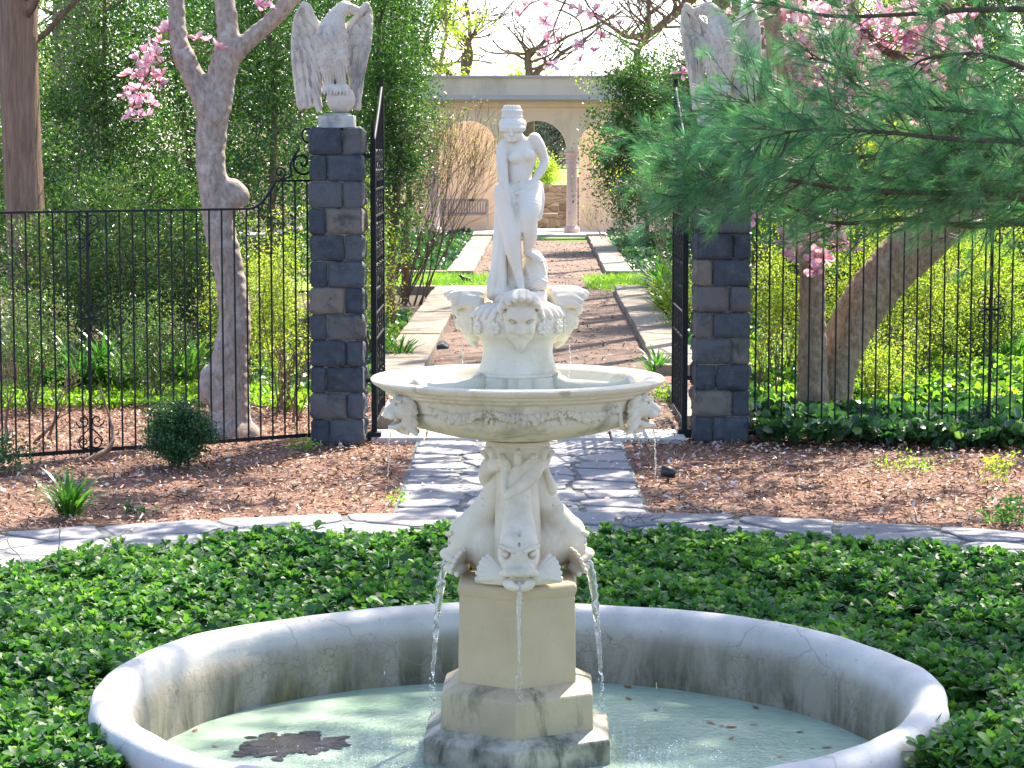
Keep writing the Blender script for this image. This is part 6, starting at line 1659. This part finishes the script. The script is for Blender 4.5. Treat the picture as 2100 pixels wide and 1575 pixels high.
# ------------------------------------------------------------------ white pine reaching in from the right
pine = thing("pine_tree", "long needled green pine reaching in from the right, over the right eagle and pillar", "pine tree", (5.4, 15.6, 0))
rd = random.Random(31)
mb = MB(); mb.tube([(0, 0, -.05), (.05, 0, 3), (0, .05, 6), (.05, 0, 9), (0, 0, 12)], [.26, .22, .17, .11, .04], 14); mb.build("trunk", M['pinebark'], pine, smooth=True)
TW, TUFT = [], []      # twigs and tufts (position, direction)
def bough(pts, r0, sub, n_tuft, side=.30, name="bough", seed=0):
    side *= 1.2
    rb = random.Random(seed); Q = [Vector(p) - pine.location for p in catmull(pts, 7)]
    mb = MB(); mb.tube(Q, [max(.004, r0 * (1 - .8 * i / len(Q))) for i in range(len(Q))], 7)
    L = len(Q)
    for i in range(n_tuft):
        t_ = rb.random() ** .75; k = int(t_ * (L - 2)); p = Q[k]; ax_ = (Q[k + 1] - Q[k]).normalized()
        sd = Vector((rb.gauss(0, .8), rb.gauss(0, .8), rb.gauss(.05, 1.05))); sd = (sd - ax_ * sd.dot(ax_)).normalized()
        d = (ax_ * rb.uniform(.3, 1) + sd * rb.uniform(.5, 1)).normalized(); l = side * rb.uniform(.35, 1.3)
        q = p + d * l * .6 + Vector((0, 0, rb.gauss(0, .02))); d2 = (d + ax_ * .4 + Vector((rb.gauss(0, .2), rb.gauss(0, .2), rb.gauss(.12, .2)))).normalized(); e = q + d2 * l * .6
        mb.tube([p, q, e], [.005, .0035, .002], 4, cap=False)
        TUFT.append((e, d2))
        for _ in range(sub):
            s2 = Vector((rb.gauss(0, 1), rb.gauss(0, 1), rb.gauss(0, 1))).normalized(); d3 = (d2 + s2 * .8).normalized(); b0 = p.lerp(q, rb.uniform(.5, 1)) if rb.random() < .5 else q.lerp(e, rb.random()); e3 = b0 + d3 * rb.uniform(.07, .17)
            mb.tube([b0, e3], [.003, .0018], 3, cap=False); TUFT.append((e3, d3))
    TUFT.append((Q[-1], (Q[-1] - Q[-2]).normalized()))
    mb.build(name, M['pinebark'], pine, smooth=True)
Tp = Vector((5.4, 15.6, 0))
def bp(Y, *pp): return [at(x, y, Y + dy) for x, y, dy in pp]
base = lambda z: Tp + Vector((0, 0, z))
bough([base(2.3)] + bp(16.6, (2230, 420, 0), (2060, 425, 0), (1900, 415, .1), (1740, 420, .2), (1640, 415, .3)), .026, 3, 60, .30, seed=10)
bough([base(3.0)] + bp(15.0, (2230, 300, 0), (2100, 290, 0), (1960, 285, .1), (1800, 270, .1), (1660, 265, .2), (1540, 290, .3)), .026, 3, 80, .36, seed=11)
bough([base(2.15)] + bp(16.2, (2230, 450, -.1), (2100, 456, 0), (1980, 462, .1), (1870, 449, .1), (1713, 457, .2), (1610, 420, .3), (1560, 412, .3)), .034, 1, 26, .26, seed=1)
bough([base(2.75)] + bp(16.0, (2250, 400, -.1), (2100, 390, 0), (1960, 380, .1), (1805, 363, .2), (1652, 302, .3), (1600, 262, .3), (1518, 195, .4)), .03, 3, 105, .36, seed=2)
bough([base(2.6)] + bp(15.7, (2230, 430, 0), (2080, 400, 0), (1900, 395, .1), (1720, 385, .2), (1560, 360, .3), (1450, 365, .4), (1400, 375, .4)), .03, 3, 110, .34, seed=3)
bough([base(2.9)] + bp(16.4, (2230, 330, 0), (2060, 320, 0), (1880, 310, .1), (1700, 330, .1), (1576, 341, .2), (1480, 330, .3), (1400, 345, .3)), .028, 3, 115, .36, seed=4)
bough([base(3.1)] + bp(15.4, (2230, 260, 0), (2090, 240, 0), (1960, 225, .1), (1887, 219, .1), (1780, 190, .2), (1710, 131, .3), (1660, 120, .3)), .026, 2, 62, .32, seed=5)
bough([base(3.6)] + bp(16.6, (2240, 10, 0), (2100, 18, 0), (1980, 20, .1), (1896, 27, .1), (1713, 33, .3), (1600, 12, .4), (1540, 4, .4)), .03, 2, 44, .24, seed=6)
bough([base(3.3)] + bp(15.2, (2240, 180, 0), (2130, 150, 0), (2050, 120, .1), (1990, 110, .1), (1900, 120, .2), (1850, 150, .2)), .026, 2, 34, .28, seed=7)
bough([base(2.4)] + bp(15.6, (2240, 360, 0), (2120, 350, 0), (2030, 330, .1), (1950, 300, .1), (1880, 270, .2)), .026, 3, 70, .36, seed=8)
# unseen boughs added higher up to shade the pool and the bed
n_vis = len(TUFT)
def needles(name, T, per, L, wd, seed, spread=(.35, 1.1)):
    g_ = np.random.default_rng(seed); n = len(T); E = np.array([tuple(t_[0]) for t_ in T]); D0 = np.array([tuple(t_[1]) for t_ in T])
    E = np.repeat(E, per, 0); D = np.repeat(D0, per, 0); m_ = len(E); tone = np.repeat(g_.random(n), per)
    back = g_.random(m_) ** 1.3 * .11
    P = E - D * back[:, None]
    R_ = g_.normal(size=(m_, 3)); R_ -= D * (R_ * D).sum(1, keepdims=True); R_ /= np.linalg.norm(R_, axis=1, keepdims=True)
    a = g_.uniform(spread[0], spread[1], m_)
    Dn = D * np.cos(a)[:, None] + R_ * np.sin(a)[:, None] + np.array([0, 0, -.10])
    return leaves(name, P, Dn, R_ * -1, L * g_.uniform(.7, 1.15, m_), wd / L, M['pine'], pine, 'needle', np.clip(tone * .6 + g_.random(m_) * .4, 0, 1), seed)
needles("needles", TUFT, 70, .105, .0015, 3)
def sunlit(p):
    """tufts left out of the added boughs to let sun onto the water and rim"""
    h = p.z; gx_ = p.x - SUNV.x / SUNV.z * h; gy_ = p.y - SUNV.y / SUNV.z * h
    return ((gx_ - .1) / .80) ** 2 + ((gy_ - 8.45) / .42) ** 2 < 1 or ((gx_ - 1.5) / .26) ** 2 + ((gy_ - 8.2) / .3) ** 2 < 1
TUFT2 = TUFT; TUFT = []
for i in range(44):
    z = rd.uniform(4.7, 9.8); a = R(rd.uniform(95, 268)); L = rd.uniform(3.4, 6.6) * (1 - max(0, z - 6) / 9)
    pts = [base(z)] + [base(z) + Vector((math.cos(a) * L * k, math.sin(a) * L * k, .25 * math.sin(k * 3) + rd.gauss(0, .05))) for k in (.25, .5, .75, 1)]
    bough(pts, .035, 1, 46, .5, seed=60 + i)  # out of view, put in for their shade
TUFT = [t_ for t_ in TUFT if not sunlit(t_[0] + pine.location)]
needles("unseen_shade_needles", TUFT, 40, .13, .006, 4)

# ------------------------------------------------------------------ bare shrubs and trees
def bare_shrub(label, px, Y, n, hm, wm, seed, lean=0.0, mat='twig', leafmat=None, nl=0, r=.011, depth=4, name="bare_shrub", group=None, sx=.35, L=.03, per=3, spread=.38):
    x = at(px, 600, Y).x; root = thing(name, label, "shrub", (x, Y, 0), 0, group); rd = random.Random(seed); mb = MB(); tips = []
    for i in range(n):
        dx = rd.gauss(lean, sx); bx_ = rd.gauss(0, .22)
        grow(mb, (bx_, rd.gauss(0, .15), -.02), (dx, rd.gauss(0, .25), 1), hm * .36, r * rd.uniform(.7, 1.3), depth, rd, tips, spread=spread, up=.14, nseg=4, split=(2, 3), shrink=.66, wob=.14, rmin=.0026)
    mb.build("stems", M[mat], root, smooth=True)
    if leafmat:
        g_ = np.random.default_rng(seed); T = np.array([tuple(t_[0]) for t_ in tips]); P = (T[:, None] + g_.normal(0, .05, (len(T), per, 3))).reshape(-1, 3)
        leaves("buds", P, rdir(g_, len(P), .6), rdir(g_, len(P)), L, .45, M[leafmat], root, 'leaf', seed=seed)
    return root
M['bud'] = leaf_mat("tan_bud", [(.20, .14, .07), (.32, .25, .12), (.38, .33, .16)], .4, .6)
bare_shrub("leafless many stemmed shrub arching over the left kerb, left of the statue", 836, 36.5, 20, 3.2, 1.6, 5, .16, 'twig', 'bud', 1, .016, 4, L=.028, per=3)
bare_shrub("second leafless shrub behind, further down the left side of the long path", 868, 47.0, 12, 3.6, 1.4, 6, .06, 'twig', 'bud', 1, .015, 4, L=.035, per=2)
bare_shrub("pale twigged shrub with yellow buds in front of the evergreen, right of the path", 1400, 40.0, 12, 2.7, 1.6, 8, -.34, 'palebark', 'spring', 1, .014, 3, name="budding_shrub", L=.05, per=3, sx=.3)
bare_shrub("little pale leafless shrub against the arcade wall right of the column", 1238, 59.0, 7, 1.1, .8, 9, 0, 'palebark', None, 0, .012, 3)
bare_shrub("small leafless brown azalea behind the far left of the fence", 42, 19.6, 5, .9, .6, 10, .1, 'twig', None, 0, .014, 3)
bare_shrub("small leafless shrub between the left magnolia and the fence", 590, 20.8, 5, .9, .6, 11, .1, 'twig', 'azalea', 0, .012, 3)
bare_shrub("small brown stemmed shrub close behind the right pillar", 1592, 21.0, 5, 1.0, .6, 12, .1, 'twig', 'azalea', 0, .012, 3)
def skytree(label, Y, paths, seed, d=3, leafmat=None, L=1.9, name="bare_tree", n_ext=3):
    p0 = at(paths[0][0][0], paths[0][0][1], Y); root = thing(name, label, "tree", (p0.x, Y, 0), 0, "leafless trees beyond the arcade"); rd = random.Random(seed); k = ppm(Y, 3); tips = []
    mb = MB()
    for j, pp in enumerate(paths):
        Q = [Vector(at(x, y, Y)) - root.location for x, y, r in pp]; C = catmull(Q, 6); rr = [a for q in zip(pp[:-1], pp[1:]) for a in np.linspace(q[0][2], q[1][2], 7)[:6]] + [pp[-1][2]]
        if j == 0: C = [Vector((C[0][0], 0, -.1))] + [Vector(c) for c in C]; rr = [rr[0] * 1.2] + rr
        mb.tube(C, [r / k for r in rr], 8)
        for i in range(n_ext + len(pp) * 2):
            q = rd.randint(len(C) // 3, len(C) - 1); c = Vector(C[q]); a = rd.uniform(0, 2 * pi)
            grow(mb, c, (math.cos(a), math.sin(a) * .6, rd.uniform(.1, 1)), L * rd.uniform(.4, .8), rr[q] / k * .45, d - 1, rd, tips, spread=.55, nseg=4, wob=.3, rmin=.009)
        c = Vector(C[-1]); grow(mb, c, c - Vector(C[-4]), L, rr[-1] / k, d, rd, tips, spread=.5, nseg=4, wob=.25, rmin=.009)
    mb.build("trunk", M['twig'], root, smooth=True)
    if leafmat:
        g_ = np.random.default_rng(seed); T = np.array([tuple(t_[0]) for t_ in tips]); P = (T[:, None] + g_.normal(0, .2, (len(T), 5, 3))).reshape(-1, 3)
        leaves("crown", P, rdir(g_, len(P)), rdir(g_, len(P)), .10, .5, M[leafmat], root, 'leaf', seed=seed)
skytree("gnarled forked leafless tree standing above the arcade roof left of the statue", 80, [[(955, 230, 9), (954, 160, 9), (963, 115, 8), (958, 85, 6), (945, 70, 5), (922, 48, 4), (898, 12, 3)], [(950, 150, 6), (952, 118, 6), (962, 92, 5), (963, 50, 4), (956, 15, 3)]], 1, 3)
skytree("low leafless tree with a bent limb above the arcade's left end", 82, [[(940, 240, 7), (925, 158, 7), (895, 140, 7), (872, 122, 6), (866, 98, 5), (878, 62, 3)], [(880, 130, 5), (860, 110, 4), (838, 88, 3)]], 2, 3, 'spring')
skytree("leafless tree with a hooked trunk above the arcade roof right of the statue", 80, [[(1088, 240, 8), (1086, 160, 8), (1082, 118, 7), (1088, 104, 6), (1112, 98, 4)], [(1092, 160, 7), (1108, 142, 6), (1130, 130, 5), (1152, 108, 4)]], 3, 3)
skytree("wide leafless tree with a pale limb left of the right eagle", 74, [[(1312, 240, 8), (1311, 150, 8), (1306, 110, 7), (1322, 80, 7), (1352, 55, 8), (1392, 22, 9), (1430, -10, 9)], [(1310, 100, 6), (1325, 60, 5), (1330, 20, 4), (1328, -20, 4)], [(1340, 64, 6), (1290, 76, 5), (1262, 60, 4), (1225, 36, 3)]], 4, 3)
M['hazeleaf'] = leaf_mat("grey_twig_spray", [(.16, .15, .16), (.22, .20, .21), (.26, .24, .22)], .2, .8)
evergreen("grey leafless tree mass beyond the lawn seen through the middle arch", 1140, 160.0, 6.5, .9, 7.5, 260, 50, 401, 'hazeleaf', .25, .2, "far trees beyond the lawn", name="far_tree", cr=.6, cat="tree")
evergreen("pale green far tree beyond the lawn, left in the middle arch", 1075, 165.0, 5.0, .9, 7.5, 200, 50, 402, 'spring', .25, .2, "far trees beyond the lawn", name="far_tree", cr=.6, cat="tree")
evergreen("small yellow shrub on the lawn seen beside the statue's arm", 1118, 80.0, .95, .9, 2.1, 60, 40, 403, 'spring', .08, .03, None, name="far_shrub", cr=.15, cat="shrub")

# ------------------------------------------------------------------ small things
def rock(name, label, p, s, seed, mat):
    S = Sculpt((-1.6, -1.6, -1.2), (1.6, 1.6, 1.4), .12); q = np.random.default_rng(seed)
    S.ell((0, 0, 0), (1.1, .8, .65), .3, disp=lambda X, Y, Z: .12 * np.sin(X * 4 + 1) * np.sin(Y * 5 + Z * 3)); S.ell((.4, .1, .1), (.6, .6, .7), .3)
    o = link(name, S.mesh(name, s, 0), mat); o.location = p; o.rotation_euler = (0, 0, seed); return tag(o, label, "rock")
rock("rock", "dark grey rock lying on the dirt path by the left kerb", gd(905, 712, .03), .10, 1, M['trap'])
rock("rock", "pale rock beside the right gate at the foot of the near kerb", gd(1392, 806, .04), .13, 2, M['plinth'])
m, t, b, N = newmat("black_plastic"); b.inputs["Base Color"].default_value = (.015, .018, .022, 1); b.inputs["Roughness"].default_value = .4; M['plastic'] = m
sp = thing("garden_spotlight", "small black ground spotlight in the mulch right of the flagstone path", "spotlight", gd(1370, 985, 0))
mb = MB(); mb.tube([(-.05, 0, .07), (.01, 0, .06), (.05, -.01, .045)], [.045, .042, .034], 14); mb.build("housing", M['plastic'], sp, smooth=True)
mb = MB(); mb.tube([(0, 0, -.03), (0, 0, .05)], .01, 8); mb.build("stake", M['plastic'], sp)
S = Sculpt((-30, -12, -4), (34, 12, 34), 1.0)
S.chain([(-26, 0, 8, 1.5), (-12, 0, 14, 4), (0, 0, 17, 7.5), (10, 0, 22, 6), (15, 0, 27, 4)], 3); S.ell((17, 0, 28), (5, 4, 4), 2); S.cap((20, 0, 28), (27, 0, 27), 1.6, .7, 1)
for s_ in (-3, 3): S.cap((2, s_, 12), (3, s_, 1), 1.1, .8, 1); S.cap((3, s_, .5), (8, s_, .5), .8, .6, .6)
S.ell((-2, 0, 18), (14, 7.6, 6), 2)
o = link("bird", S.mesh("bird", .30 / 55), M['plastic']); o.location = gd(955, 584, .025); o.rotation_euler = (0, 0, R(165)); tag(o, "small black bird standing on the bright grass strip left of the path", "bird")
rd = random.Random(3); mb = MB()
p = gd(205, 950, 0); mb.tube(catmull([p + Vector((-.12, 0, .0)), p + Vector((-.03, .05, .05)), p + Vector((.05, .12, .10)), p + Vector((.07, .2, .2)), p + Vector((.02, .28, .36)), p + Vector((-.05, .33, .55))], 5), [.03 * (1 - i / 30) for i in range(26)], 8)
tag(mb.build("dead_stem", M['brown'], smooth=True), "bent brown dead stem rising from the mulch under the left fence's bottom rail", "dead stem")
mb = MB()
for i in range(10):
    p = gd(1310 + rd.uniform(-22, 26), 1068 + rd.uniform(-6, 6), .03); mb.tube([p, p + Vector((rd.uniform(-.12, .12), rd.uniform(-.1, .1), rd.uniform(.0, .05)))], .0025, 4)
tag(mb.build("twig_bundle", M['twig']), "little heap of dry twigs lying on the flagstones at the bend of the paths", "twigs")
